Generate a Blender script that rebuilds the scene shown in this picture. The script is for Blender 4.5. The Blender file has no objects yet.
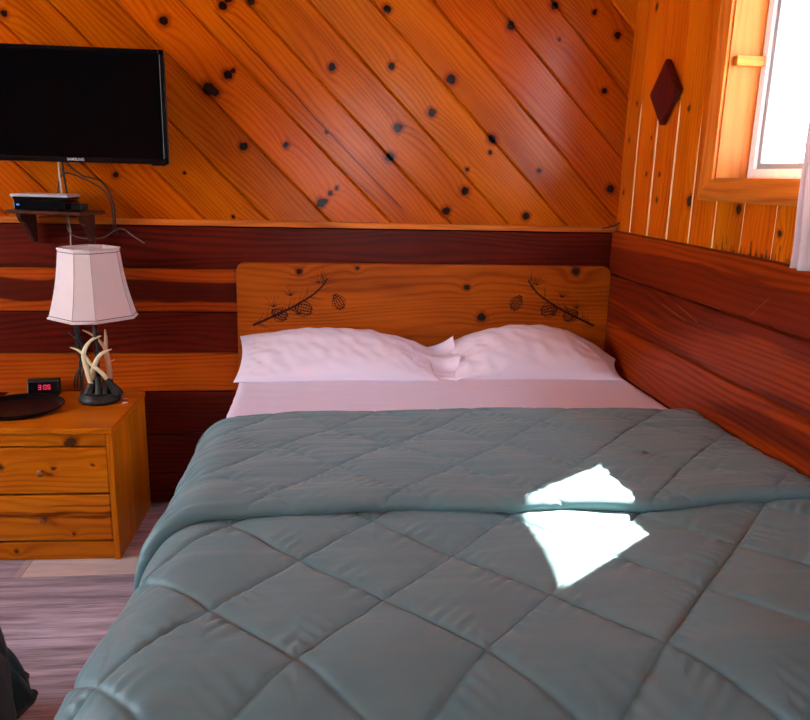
import bpy, bmesh, math, random
import numpy as np
from mathutils import Vector, Matrix, noise as mnoise
random.seed(7)
PI = math.pi
COL = bpy.context.scene.collection

# ---------------------------------------------------------------- scene tree
def link(o, parent=None):
    COL.objects.link(o)
    if parent is not None:
        o.parent = parent
    return o

def thing(name, label, cat, loc=(0, 0, 0), rotz=0.0, group=None):
    o = bpy.data.objects.new(name, None)
    o.empty_display_size = 0.05
    o.location = loc
    o.rotation_euler = (0, 0, rotz)
    link(o)
    return tag(o, label, cat, group)

def tag(o, label, cat, group=None):
    o['label'] = label
    o['category'] = cat
    if group:
        o['group'] = group
    return o

class MB:
    """collects faces for ONE mesh object; uv is metres with u along the grain"""
    def __init__(self):
        self.bm = bmesh.new()
        self.uv = self.bm.loops.layers.uv.new('UVMap')
        self.tone = self.bm.loops.layers.float_color.new('tone')
        self.mats = []
    def mi(self, m):
        if m not in self.mats:
            self.mats.append(m)
        return self.mats.index(m)
    def face(self, pts, mat, uvs=None, tone=(0.5, 0.5, 0.5), smooth=False):
        vs = [p if isinstance(p, bmesh.types.BMVert) else self.bm.verts.new(p) for p in pts]
        try:
            f = self.bm.faces.new(vs)
        except ValueError:
            return None
        f.material_index = self.mi(mat)
        f.smooth = smooth
        for i, l in enumerate(f.loops):
            l[self.tone] = (*tone, 1)
            if uvs is not None:
                l[self.uv].uv = uvs[i]
            else:
                c = l.vert.co
                l[self.uv].uv = (c.x, c.z + 0.37 * c.y)
        return f
    def box(self, x0, x1, y0, y1, z0, z1, mat, grain=0, bevel=0.0, tone=None, off=None):
        if tone is None:
            tone = (random.random(), random.random(), 0.5)
        if off is None:
            off = (random.uniform(0, 30), random.uniform(0, 30))
        b = bmesh.new()
        bmesh.ops.create_cube(b, size=1)
        for v in b.verts:
            v.co = Vector(((x0 + x1) / 2 + v.co.x * (x1 - x0), (y0 + y1) / 2 + v.co.y * (y1 - y0), (z0 + z1) / 2 + v.co.z * (z1 - z0)))
        if bevel > 0:
            bmesh.ops.bevel(b, geom=b.edges[:], offset=bevel, segments=2, affect='EDGES', profile=0.5)
        self.merge(b, mat, grain, tone, off)
    def merge(self, b, mat, grain=0, tone=(0.5, 0.5, 0.5), off=(0, 0), smooth=False, M=None):
        b.normal_update()
        mp = {}
        for v in b.verts:
            mp[v] = self.bm.verts.new(M @ v.co if M is not None else v.co)
        others = [i for i in range(3) if i != grain]
        for f in b.faces:
            n = f.normal
            # across coordinate: the axis (not grain) lying in the face
            if abs(n[others[0]]) > abs(n[others[1]]):
                ac = others[1]
            else:
                ac = others[0]
            uvs = []
            for l in f.loops:
                c = l.vert.co
                if abs(n[grain]) > 0.8:
                    uvs.append((c[others[0]] * 0.15 + off[0], c[others[1]] + off[1]))
                else:
                    uvs.append((c[grain] + off[0], c[ac] + off[1]))
            self.face([mp[v] for v in f.verts], mat, uvs, tone, smooth)
        b.free()
    def grid(self, P, mat, uvs=None, wrap_u=False, wrap_v=False, smooth=True, tone=(.5, .5, .5)):
        nu, nv = len(P), len(P[0])
        V = [[self.bm.verts.new(p) for p in row] for row in P]
        for i in range(nu if wrap_u else nu - 1):
            for j in range(nv if wrap_v else nv - 1):
                i2, j2 = (i + 1) % nu, (j + 1) % nv
                if uvs is not None:
                    uv = [uvs[i][j], uvs[i2][j], uvs[i2][j2], uvs[i][j2]]
                else:
                    uv = [(i * .02, j * .02), ((i + 1) * .02, j * .02), ((i + 1) * .02, (j + 1) * .02), (i * .02, (j + 1) * .02)]
                self.face([V[i][j], V[i2][j], V[i2][j2], V[i][j2]], mat, uv, tone, smooth)
        return V
    def tube(self, pts, rad, mat, seg=10, smooth_n=6, cap=True, tone=(.5, .5, .5)):
        pts = [Vector(p) for p in pts]
        rads = list(rad) if hasattr(rad, '__len__') else [rad] * len(pts)
        if smooth_n > 1 and len(pts) > 2:
            q, rr = [], []
            for i in range(len(pts) - 1):
                p0, p1, p2, p3 = pts[max(i - 1, 0)], pts[i], pts[i + 1], pts[min(i + 2, len(pts) - 1)]
                for k in range(smooth_n):
                    t = k / smooth_n
                    q.append(0.5 * ((2 * p1) + (p2 - p0) * t + (2 * p0 - 5 * p1 + 4 * p2 - p3) * t * t + (-p0 + 3 * p1 - 3 * p2 + p3) * t ** 3))
                    rr.append(rads[i] * (1 - t) + rads[i + 1] * t)
            q.append(pts[-1]); rr.append(rads[-1])
            pts, rads = q, rr
        n = len(pts)
        T = [(pts[min(i + 1, n - 1)] - pts[max(i - 1, 0)]).normalized() for i in range(n)]
        a = T[0].orthogonal().normalized()
        rings = []
        L = 0
        uvs = []
        for i in range(n):
            a = (a - T[i] * a.dot(T[i])).normalized()
            b = T[i].cross(a)
            if i:
                L += (pts[i] - pts[i - 1]).length
            rings.append([pts[i] + rads[i] * (math.cos(2 * PI * k / seg) * a + math.sin(2 * PI * k / seg) * b) for k in range(seg)])
            uvs.append([(L, k * rads[i] * 2 * PI / seg) for k in range(seg)])
        V = self.grid(rings, mat, uvs, wrap_v=True, tone=tone)
        if cap:
            self.face(V[0][::-1], mat, tone=tone)
            self.face(V[-1], mat, tone=tone)
    def lathe(self, prof, mat, seg=48, c=(0, 0), sx=1.0, sy=1.0):
        P = [[(c[0] + sx * r * math.cos(2 * PI * k / seg), c[1] + sy * r * math.sin(2 * PI * k / seg), z) for k in range(seg)] for r, z in prof]
        return self.grid(P, mat, wrap_v=True)
    def prism(self, poly, axis, d0, d1, mat, grain=0, bevel=0.0, tone=None):
        """poly: 2-D outline in the two axes other than `axis`, extruded d0..d1"""
        if tone is None:
            tone = (random.random(), random.random(), .5)
        oth = [i for i in range(3) if i != axis]
        def mk(p, d):
            c = [0, 0, 0]; c[axis] = d; c[oth[0]] = p[0]; c[oth[1]] = p[1]
            return c
        b = bmesh.new()
        A = [b.verts.new(mk(p, d0)) for p in poly]
        B = [b.verts.new(mk(p, d1)) for p in poly]
        b.faces.new(A); b.faces.new(B)
        for i in range(len(poly)):
            j = (i + 1) % len(poly)
            b.faces.new([A[i], A[j], B[j], B[i]])
        bmesh.ops.recalc_face_normals(b, faces=b.faces[:])
        if bevel > 0:
            es = [e for e in b.edges if len({v in A for v in e.verts}) == 1]
            bmesh.ops.bevel(b, geom=es, offset=bevel, segments=2, affect='EDGES', profile=0.5)
        self.merge(b, mat, grain, tone, (random.uniform(0, 30), random.uniform(0, 30)))
    def build(self, name, parent=None, recalc=True, loc=None):
        if recalc:
            bmesh.ops.recalc_face_normals(self.bm, faces=self.bm.faces[:])
        me = bpy.data.meshes.new(name)
        self.bm.to_mesh(me)
        self.bm.free()
        for m in self.mats:
            me.materials.append(m)
        o = bpy.data.objects.new(name, me)
        if loc:
            o.location = loc
        return link(o, parent)

def structure(o):
    o['kind'] = 'structure'
    return o

# ---------------------------------------------------------------- materials
class N:
    def __init__(self, name):
        self.m = bpy.data.materials.new(name)
        self.m.use_nodes = True
        self.t = self.m.node_tree
        self.t.nodes.clear()
        self.out = self.t.nodes.new('ShaderNodeOutputMaterial')
    def new(self, typ, **props):
        n = self.t.nodes.new(typ)
        for k, v in props.items():
            setattr(n, k, v)
        return n
    def put(self, sock, v):
        if isinstance(v, bpy.types.NodeSocket):
            self.t.links.new(v, sock)
        elif v is not None:
            if hasattr(sock.default_value, '__len__') and len(sock.default_value) == 4 and hasattr(v, '__len__') and len(v) == 3:
                v = (*v, 1)
            sock.default_value = v
    def math(self, op, a, b=None, c=None, clamp=False):
        n = self.new('ShaderNodeMath', operation=op, use_clamp=clamp)
        self.put(n.inputs[0], a)
        if b is not None: self.put(n.inputs[1], b)
        if c is not None: self.put(n.inputs[2], c)
        return n.outputs[0]
    def vmath(self, op, a, b=None, out=0):
        n = self.new('ShaderNodeVectorMath', operation=op)
        self.put(n.inputs[0], a)
        if b is not None: self.put(n.inputs[1], b)
        return n.outputs[out]
    def noise(self, vec, scale=1, detail=2, rough=.5, dist=0.0):
        n = self.new('ShaderNodeTexNoise')
        self.put(n.inputs['Vector'], vec)
        n.inputs['Scale'].default_value = scale
        n.inputs['Detail'].default_value = detail
        n.inputs['Roughness'].default_value = rough
        n.inputs['Distortion'].default_value = dist
        return n.outputs['Fac']
    def mix(self, fac, a, b, blend='MIX'):
        n = self.new('ShaderNodeMix', data_type='RGBA', blend_type=blend)
        self.put(n.inputs[0], fac); self.put(n.inputs[6], a); self.put(n.inputs[7], b)
        return n.outputs[2]
    def smooth(self, v, lo, hi, a=0.0, b=1.0):
        n = self.new('ShaderNodeMapRange', interpolation_type='SMOOTHSTEP')
        self.put(n.inputs[0], v)
        for i, x in enumerate((lo, hi, a, b)):
            n.inputs[i + 1].default_value = x
        return n.outputs[0]
    def combine(self, x, y, z=0.0):
        n = self.new('ShaderNodeCombineXYZ')
        self.put(n.inputs[0], x); self.put(n.inputs[1], y); self.put(n.inputs[2], z)
        return n.outputs[0]
    def sep(self, v):
        n = self.new('ShaderNodeSeparateXYZ'); self.put(n.inputs[0], v)
        return n.outputs
    def obj(self):
        return self.new('ShaderNodeTexCoord').outputs['Object']
    def uv(self):
        return self.new('ShaderNodeUVMap', uv_map='UVMap').outputs[0]
    def bump(self, h, strength=.3, dist=.01, normal=None):
        n = self.new('ShaderNodeBump')
        n.inputs['Strength'].default_value = strength
        n.inputs['Distance'].default_value = dist
        self.put(n.inputs['Height'], h)
        if normal is not None: self.put(n.inputs['Normal'], normal)
        return n.outputs[0]
    def bsdf(self, color, rough=.5, normal=None, **kw):
        p = self.new('ShaderNodeBsdfPrincipled')
        self.put(p.inputs['Base Color'], color)
        self.put(p.inputs['Roughness'], rough)
        if normal is not None: self.put(p.inputs['Normal'], normal)
        for k, v in kw.items():
            self.put(p.inputs[k.replace('_', ' ')], v)
        self.t.links.new(p.outputs[0], self.out.inputs[0])
        return p

def lin(r, g, b):
    f = lambda c: (c / 255 / 12.92) if c / 255 <= .04045 else ((c / 255 + .055) / 1.055) ** 2.4
    return (f(r), f(g), f(b))

def plain(name, col, rough=.5, metal=0.0, emis=None, estr=0.0, spec=.5, coat=0.0, bump=0.0, bscale=200):
    n = N(name)
    kw = dict(Metallic=metal, Coat_Weight=coat)
    kw['Specular_IOR_Level'] = spec
    nm = None
    c = n.noise(n.obj(), bscale * .2, 3)
    colr = n.mix(c, tuple(x * .88 for x in col), tuple(min(1, x * 1.1) for x in col))
    if bump:
        nm = n.bump(n.noise(n.obj(), bscale, 3), bump, .002)
    p = n.bsdf(colr, rough, nm, **kw)
    if emis:
        n.put(p.inputs['Emission Color'], emis); p.inputs['Emission Strength'].default_value = estr
    return n.m

def wood(name, light, dark, ring=60, warp=3.2, rough=.32, heart=None, heart_col=None, heart_edge=(.45, .55),
         knots=None, plane=(0, 2), knot_col=(.012, .004, .003), halo=None, streaks=None, fiber=1.0, spread=.16, bump=.12, spec=.14, extra=None, ringk=.17):
    n = N(name)
    uv = n.sep(n.uv())
    u, v = uv[0], uv[1]
    tone = n.new('ShaderNodeAttribute', attribute_name='tone')
    ts = n.new('ShaderNodeSeparateColor'); n.put(ts.inputs[0], tone.outputs['Color'])
    R, G, B = ts.outputs
    n1 = n.noise(n.combine(n.math('MULTIPLY', u, 1.1), n.math('MULTIPLY', v, 6.0)), 1, 1, .5)
    phase = n.math('ADD', n.math('MULTIPLY', v, ring), n.math('MULTIPLY', n1, warp * 2))
    m = None
    if knots:
        o = n.sep(n.obj())
        wn = n.new('ShaderNodeTexNoise'); n.put(wn.inputs['Vector'], n.obj())
        wn.inputs['Scale'].default_value = 45; wn.inputs['Detail'].default_value = 2
        P = n.combine(o[plane[0]], o[plane[1]], 0.0)
        wv = n.vmath('MULTIPLY', n.vmath('SUBTRACT', wn.outputs['Color'], (.5, .5, .5)), (.016, .016, 0))
        P = n.vmath('ADD', P, wv)
        for k in knots:
            d = n.vmath('DISTANCE', P, (k[0], k[1], 0), out=1)
            k = (k[0], k[1], k[2] * .88)
            if m is None:
                m = n.math('DIVIDE', d, k[2])
            else:
                m = n.math('MINIMUM', m, n.math('DIVIDE', d, k[2]))
        kexp = n.math('EXPONENT', n.math('MULTIPLY', m, -.42))
        phase = n.math('ADD', phase, n.math('MULTIPLY', kexp, 1.6))
    ringv = n.math('MULTIPLY_ADD', n.math('SINE', n.math('MULTIPLY', phase, 2 * PI)), .5, .5)
    ringv = n.math('POWER', ringv, 2.0)
    ringv = n.math('MULTIPLY', ringv, n.math('MULTIPLY_ADD', n.noise(n.combine(n.math('MULTIPLY', u, 2.0), n.math('MULTIPLY', v, 14.0), 5.0), 1, 2), 2.4, -.35, clamp=True))
    fib = n.noise(n.combine(n.math('MULTIPLY', u, 7.0), n.math('MULTIPLY', v, 330.0)), 1, 3, .6)
    blot = n.noise(n.combine(n.math('MULTIPLY', u, 1.7), n.math('MULTIPLY', v, 9.0), 3.3), 1, 3, .55)
    f = n.math('ADD', n.math('MULTIPLY', ringv, ringk), n.math('ADD', n.math('MULTIPLY', fib, .36 * fiber), n.math('MULTIPLY', blot, .62)))
    f = n.smooth(f, .30, .88)
    col = n.mix(f, light, dark)
    if heart_col is not None:
        hn = n.noise(n.combine(n.math('MULTIPLY', u, .55), n.math('MULTIPLY', v, 5.5), 7.7), 1, 3, .55)
        hv = n.math('ADD', hn, n.math('SUBTRACT', B, .5))
        hf = n.smooth(hv, *heart_edge)
        hc = n.mix(f, heart_col[0], heart_col[1])
        col = n.mix(hf, col, hc)
    br = n.math('MULTIPLY_ADD', R, 2 * spread, 1 - spread)
    hs = n.new('ShaderNodeHueSaturation')
    n.put(hs.inputs['Hue'], n.math('MULTIPLY_ADD', G, .012, .496))
    n.put(hs.inputs['Value'], br); n.put(hs.inputs['Color'], col)
    col = hs.outputs[0]
    if m is not None:
        hal = halo or tuple(x * .55 for x in dark)
        col = n.mix(n.smooth(m, 1.0, 2.3, .75, 0.0), col, hal)
        kr = n.math('MULTIPLY_ADD', n.math('SINE', n.math('MULTIPLY', m, 16.0)), .5, .5)
        kc = n.mix(kr, knot_col, tuple(min(1, x * 1.5) for x in knot_col))
        col = n.mix(n.smooth(m, .82, 1.12, 1.0, 0.0), col, kc)
    if streaks:
        o = n.sep(n.obj())
        s = n.math('ADD', o[plane[0]], o[plane[1]])
        wob = n.noise(n.combine(n.math('MULTIPLY', o[plane[0]], 6.0), 0.0, 0.0), 1, 2)
        for c, x0, x1, w in streaks:
            d = n.math('ABSOLUTE', n.math('ADD', n.math('SUBTRACT', s, c), n.math('MULTIPLY', n.math('SUBTRACT', wob, .5), .03)))
            a = n.smooth(d, w * .3, w, .8, 0.0)
            a = n.math('MULTIPLY', a, n.math('MULTIPLY', n.smooth(o[plane[0]], x0, x0 + .05), n.smooth(o[plane[0]], x1 - .05, x1, 1, 0)))
            col = n.mix(a, col, tuple(x * .35 for x in dark))
    if extra:
        col = extra(n, col)
    nm = n.bump(f, bump, .0025)
    rg = n.math('MULTIPLY_ADD', fib, .16, rough - .08)
    n.bsdf(col, rg, nm, Specular_IOR_Level=spec)
    return n.m

# ---- the materials of the place
BACK_KNOTS = [(-.956, 1.938, .016), (-.491, 1.90, .017), (-.325, 1.977, .017), (-.168, 1.961, .011), (-.071, 1.885, .015),
 (-1.158, 1.728, .016), (-.938, 1.739, .014), (-.708, 1.701, .020), (-.78, 1.58, .016), (-.907, 1.52, .018), (-.936, 1.41, .019),
 (-.539, 1.489, .018), (-.105, 1.682, .012), (-1.539, 1.686, .018), (-1.52, 1.70, .011), (-1.61, 1.634, .026), (-1.59, 1.627, .02), (-1.488, 1.435, .018),
 (-1.332, 1.443, .012), (-1.201, 1.234, .018), (-1.187, 1.24, .013), (-1.164, 1.271, .01), (-1.14, 1.289, .009), (-.637, 1.291, .018), (-.711, 1.211, .018),
 (-.386, 1.197, .016), (-.345, 1.376, .010), (-.045, 1.31, .018), (-1.179, 1.497, .007), (-1.449, 1.94, .014), (-1.76, 1.86, .018), (-1.55, 1.92, .018), (-1.53, 1.945, .018),
 (-.632, 1.373, .008), (-1.538, 1.174, .008), (-1.709, 1.332, .007), (-1.96, 1.32, .012), (-2.3, 1.86, .014), (-.3, 1.86, .008), (-.25, 2.12, .015), (-.93, 2.2, .016), (-1.7, 2.15, .016), (-.545, 1.44, .009)]
pine_back = wood('knotty_pine_diagonal', lin(196, 88, 3), lin(138, 44, 1), ring=62, warp=4.2, rough=.20, spec=.17, knots=BACK_KNOTS, knot_col=(.010, .003, .002),
                 halo=lin(120, 36, 2), streaks=[(.327, -1.6, -.86, .008)], spread=.14, fiber=1.1)
RIGHT_KNOTS = [(-.105, 1.63, .010), (-.05, 1.30, .012), (-.25, 1.37, .008), (-.26, 1.50, .007), (-.06, 1.50, .01), (-.36, 1.37, .009), (-.36, 1.28, .010),
 (-.605, 1.285, .020), (-.53, 1.58, .010), (-.50, 1.95, .012), (-.905, 1.272, .017), (-.72, 1.72, .008), (-.20, 1.95, .012), (-1.3, 1.24, .015), (-1.12, 1.22, .01)]

def stain(n, col):
    o = n.sep(n.obj())
    ns = n.noise(n.combine(0.0, n.math('MULTIPLY', o[1], 60.0), n.math('MULTIPLY', o[2], 12.0)), 1, 3, .6)
    up = n.math('SUBTRACT', o[2], 1.150)
    h = n.math('SUBTRACT', n.math('MULTIPLY', n.smooth(ns, .42, .8), .075), up)
    a = n.smooth(h, 0.0, .02)
    rng = n.math('MULTIPLY', n.smooth(o[1], -1.22, -1.15), n.smooth(o[1], -.86, -.76, 1, 0))
    return n.mix(n.math('MULTIPLY', a, n.math('MULTIPLY', rng, .85)), col, (.022, .012, .012))
pine_right = wood('knotty_pine_upright', lin(220, 108, 6), lin(170, 60, 2), ring=46, rough=.34, knots=RIGHT_KNOTS, plane=(1, 2),
                  knot_col=(.03, .008, .005), halo=lin(150, 54, 10), spread=.12, extra=stain)
pine_room = wood('knotty_pine_plain', lin(226, 120, 26), lin(170, 68, 10), ring=50, rough=.36)
pine_pale = wood('pale_pine', lin(182, 112, 44), lin(162, 86, 26), ring=34, warp=2.2, rough=.45, spread=.06)
def worn(n, col):
    o = n.sep(n.obj())
    w = n.noise(n.combine(0.0, n.math('MULTIPLY', o[1], 9.0), 0.0), 1, 1)
    return n.mix(n.smooth(n.math('ADD', o[2], n.math('MULTIPLY', n.math('SUBTRACT', w, .5), .2)), 1.56, 1.64), col, lin(196, 92, 8))
pine_raw = wood('raw_pine_tongue', lin(255, 216, 160), lin(240, 190, 130), ring=30, rough=.6, spread=.04, extra=worn)
def scratches(n, col):
    o = n.sep(n.obj())
    out = None
    for y0, z0, y1, z1, w in ((-1.142, 1.055, -1.059, .988, .0022), (-.70, .905, -.52, .93, .0012), (-.62, .95, -.78, .915, .0012)):
        dx, dz = y1 - y0, z1 - z0
        L = math.hypot(dx, dz)
        ay = n.math('SUBTRACT', o[1], y0); az = n.math('SUBTRACT', o[2], z0)
        t = n.math('ADD', n.math('MULTIPLY', ay, dx / L), n.math('MULTIPLY', az, dz / L))
        d = n.math('ABSOLUTE', n.math('SUBTRACT', n.math('MULTIPLY', ay, -dz / L), n.math('MULTIPLY', az, -dx / L)))
        d = n.math('ADD', d, n.math('MULTIPLY', n.math('ABSOLUTE', n.math('SUBTRACT', t, L / 2)), .004))
        a = n.math('MULTIPLY', n.smooth(d, w * .4, w, 1, 0), n.math('MULTIPLY', n.math('GREATER_THAN', t, 0.0), n.math('LESS_THAN', t, L)))
        out = a if out is None else n.math('MAXIMUM', out, a)
    return n.mix(n.math('MULTIPLY', out, .7), col, lin(220, 130, 90))
def band_back(n, col):
    o = n.sep(n.obj())
    w = n.noise(n.combine(n.math('MULTIPLY', o[0], 2.3), n.math('MULTIPLY', o[2], 1.5), 2.0), 1, 2)
    d = n.math('ABSOLUTE', n.math('ADD', n.math('SUBTRACT', o[2], .886), n.math('MULTIPLY', n.math('SUBTRACT', w, .5), .09)))
    a = n.math('MULTIPLY', n.smooth(d, .036, .048, 1, 0), n.math('MULTIPLY', n.math('GREATER_THAN', o[2], .806), n.math('LESS_THAN', o[2], .971)))
    a = n.math('MULTIPLY', a, n.smooth(o[1], -.1, -.09))
    return n.mix(n.math('MULTIPLY', a, .92), col, lin(72, 12, 5))
def band_right(n, col):
    col = scratches(n, col)
    o = n.sep(n.obj())
    w = n.noise(n.combine(0.0, n.math('MULTIPLY', o[1], 2.6), n.math('MULTIPLY', o[2], 1.5)), 1, 2)
    fine = n.noise(n.combine(0.0, n.math('MULTIPLY', o[1], 3.0), n.math('MULTIPLY', o[2], 60.0)), 1, 3)
    d = n.math('ADD', n.math('SUBTRACT', 1.092, o[2]), n.math('MULTIPLY', n.math('SUBTRACT', w, .5), .07))
    a = n.math('MULTIPLY', n.smooth(d, .0, .010), n.math('GREATER_THAN', o[2], .976))
    a = n.math('MULTIPLY', a, n.math('MULTIPLY_ADD', fine, .6, .5, clamp=True))
    return n.mix(n.math('MULTIPLY', a, .9), col, lin(96, 20, 8))
cedar = wood('red_cedar', lin(182, 72, 9), lin(130, 38, 4), ring=44, rough=.32, ringk=.25, heart_col=(lin(106, 24, 8), lin(62, 9, 4)), heart_edge=(.46, .53), spread=.2, extra=band_back)
cedar_right = wood('red_cedar_wide', lin(158, 52, 10), lin(108, 27, 5), ring=44, rough=.34, ringk=.3, heart_col=(lin(118, 30, 11), lin(74, 14, 5)), heart_edge=(.46, .53), spread=.12, extra=band_right)
HB_KNOTS = [(-.553, .791, .019), (-.62, .913, .013), (-.172, .982, .018), (-1.286, .971, .013), (-1.06, .985, .008), (-.9, .70, .012)]
headwood = wood('headboard_pine', lin(184, 84, 7), lin(122, 44, 3), ring=40, warp=4.0, rough=.34, knots=HB_KNOTS, knot_col=(.015, .006, .004), halo=lin(120, 44, 10), spread=.04)
def stand_band(n, col):
    o = n.sep(n.obj())
    w = n.noise(n.combine(n.math('MULTIPLY', o[0], 7.0), n.math('MULTIPLY', o[2], 2.0), 4.0), 1, 3)
    fine = n.noise(n.combine(n.math('MULTIPLY', o[0], 6.0), n.math('MULTIPLY', o[2], 90.0), 1.0), 1, 3)
    d = n.math('ABSOLUTE', n.math('ADD', n.math('SUBTRACT', o[2], .170), n.math('MULTIPLY', n.math('SUBTRACT', w, .5), .035)))
    a = n.math('MULTIPLY', n.smooth(d, .008, .016, 1, 0), n.smooth(fine, .35, .55, .45, 1))
    d2 = n.math('ABSOLUTE', n.math('ADD', n.math('SUBTRACT', o[2], .205), n.math('MULTIPLY', n.math('SUBTRACT', w, .5), .02)))
    a = n.math('MAXIMUM', a, n.math('MULTIPLY', n.smooth(d2, .001, .005, 1, 0), n.smooth(o[0], -.02, .06, 0, .8)))
    a = n.math('MULTIPLY', a, n.math('MULTIPLY', n.smooth(o[1], -.2, -.19, 1, 0), n.math('LESS_THAN', o[0], .2295)))
    return n.mix(n.math('MULTIPLY', a, .88), col, lin(92, 26, 6))
STAND_KNOTS = [(.118, .440, .017), (.10, .434, .011), (-.205, .452, .024), (-.18, .440, .016), (-.125, .350, .011), (.05, .345, .006), (.18, .355, .005), (.10, .10, .006), (-.10, .035, .008)]
pine_stand = wood('nightstand_pine', lin(216, 114, 12), lin(160, 66, 4), ring=36, warp=3.5, rough=.30, heart_col=(lin(130, 44, 10), lin(84, 22, 6)), heart_edge=(.64, .70), spread=.20, knots=STAND_KNOTS, knot_col=(.05, .014, .004), extra=stand_band)
casing = wood('window_casing_pine', lin(214, 118, 40), lin(160, 70, 20), ring=40, rough=.35, spread=.06)
darkwood = wood('dark_shelf_wood', lin(84, 44, 36), lin(50, 24, 20), ring=40, rough=.3, spread=.08)
redwood = wood('oxblood_plaque_wood', lin(96, 22, 20), lin(66, 12, 12), ring=30, rough=.32, spread=.03)
gapdark = plain('dark_groove_wood', (.02, .006, .003), .8)  # near-black backing behind the board joints
plaster = plain('ceiling_paint', lin(232, 224, 212), .8)
siding = plain('exterior_siding', lin(120, 84, 56), .7)
vinyl = plain('white_vinyl', lin(238, 240, 244), .4)
gasket = plain('grey_gasket', lin(150, 152, 158), .6)
black_gloss = plain('black_gloss_plastic', (.004, .004, .005), .15, spec=.25)
black_matte = plain('black_matte_plastic', (.010, .010, .011), .45)
screen_m = plain('switched_off_screen', (.0015, .0015, .002), .15, spec=.08)
silver = plain('silver_plastic', lin(196, 196, 198), .35, metal=.3)
wire_black = plain('black_rubber_cord', (.012, .011, .011), .5)
wire_white = plain('off_white_cord', lin(196, 180, 165), .5)
wire_grey = plain('grey_cord', lin(120, 108, 100), .5)
led_blue = plain('blue_indicator', (.02, .06, .2), .4, emis=(.1, .3, 1.0), estr=.5)
digit_red = plain('red_display_digits', (.3, .0, .02), .4, emis=(1.0, .03, .09), estr=.45)
digit_dim = plain('pale_display_mark', (.3, .3, .3), .4, emis=(.8, .8, .8), estr=.15)
letter_m = plain('silver_lettering', lin(200, 200, 205), .4)
antler_m = None
bronze = plain('dark_bronze', (.020, .014, .010), .42, metal=.35, bump=.8, bscale=160)
tray_m = plain('black_lacquer_tray', (.005, .004, .005), .32, spec=.15)
paper = plain('white_paper', lin(235, 230, 222), .7)
knob_m = wood('knob_wood', lin(176, 104, 48), lin(120, 62, 24), ring=60, rough=.35, spread=.05)
bulb_m = plain('frosted_bulb', lin(235, 232, 225), .3)
brass = plain('brass', lin(190, 150, 80), .35, metal=.9)
carve = plain('burnt_carving', lin(62, 18, 10), .7, spec=.2)
metal_dark = plain('black_bed_steel', (.02, .02, .022), .45, metal=.6)
mattress_m = plain('mattress_ticking', lin(225, 220, 218), .8)

def antler_mat():
    n = N('antler')
    g = n.noise(n.obj(), 30, 3)
    c = n.mix(g, lin(226, 196, 130), lin(250, 240, 206))
    n.bsdf(c, .42, n.bump(g, .2, .002))
    return n.m
antler_m = antler_mat()
def antler_tan():
    n = N('tan_antler')
    g = n.noise(n.obj(), 30, 3)
    c = n.mix(g, lin(196, 132, 96), lin(228, 180, 140))
    n.bsdf(c, .42, n.bump(g, .2, .002))
    return n.m
antler_t = antler_tan()

def fabric(name, col, col2, rough=.6, sheen=.2, weave=(900, 900), wb=.12, big=None, spec=.35, trans=0.0, slub=None):
    n = N(name)
    uv = n.sep(n.uv())
    a = n.noise(n.combine(n.math('MULTIPLY', uv[0], weave[0]), n.math('MULTIPLY', uv[1], weave[1])), 1, 2, .6)
    b = n.noise(n.combine(n.math('MULTIPLY', uv[0], 3.0), n.math('MULTIPLY', uv[1], 3.0)), 1, 3, .6)
    c = n.mix(n.math('MULTIPLY_ADD', a, .4, n.math('MULTIPLY', b, .6)), col, col2)
    nm = n.bump(a, wb, .0008)
    if big:
        w = n.noise(n.combine(n.math('MULTIPLY', uv[0], big[0]), n.math('MULTIPLY', uv[1], big[1])), 1, 3, .55, .6)
        nm = n.bump(w, big[2], .006, nm)
    kw = dict(Sheen_Weight=sheen, Specular_IOR_Level=spec, Sheen_Roughness=.4)
    p = n.bsdf(c, rough, nm, **kw)
    if trans > 0:
        tr = n.new('ShaderNodeBsdfTranslucent'); n.put(tr.inputs[0], c)
        mx = n.new('ShaderNodeMixShader'); mx.inputs[0].default_value = trans
        n.t.links.new(p.outputs[0], mx.inputs[1]); n.t.links.new(tr.outputs[0], mx.inputs[2])
        n.t.links.new(mx.outputs[0], n.out.inputs[0])
    return n.m
quilt_m = fabric('grey_teal_microfibre', lin(98, 130, 134), lin(112, 146, 149), rough=.48, sheen=.25, weave=(260, 900), wb=.12, big=(10, 55, .16))
sheet_m = fabric('blush_white_sheet', lin(232, 220, 240), lin(240, 230, 247), rough=.65, sheen=.15, big=(14, 22, .10))
pillow_m = fabric('blush_white_pillowcase', lin(234, 220, 234), lin(242, 230, 242), rough=.6, sheen=.15, weave=(900, 260), big=(16, 26, .10))
shade_m = fabric('ivory_pink_shade_cloth', lin(226, 200, 196), lin(238, 216, 212), rough=.7, weave=(1400, 160), wb=.35, trans=.06)
shade_trim = plain('dark_shade_piping', lin(96, 66, 66), .6)
curtain_m = fabric('dusty_pink_curtain', lin(222, 196, 198), lin(232, 208, 208), rough=.7, weave=(300, 900), trans=.12)

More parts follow.
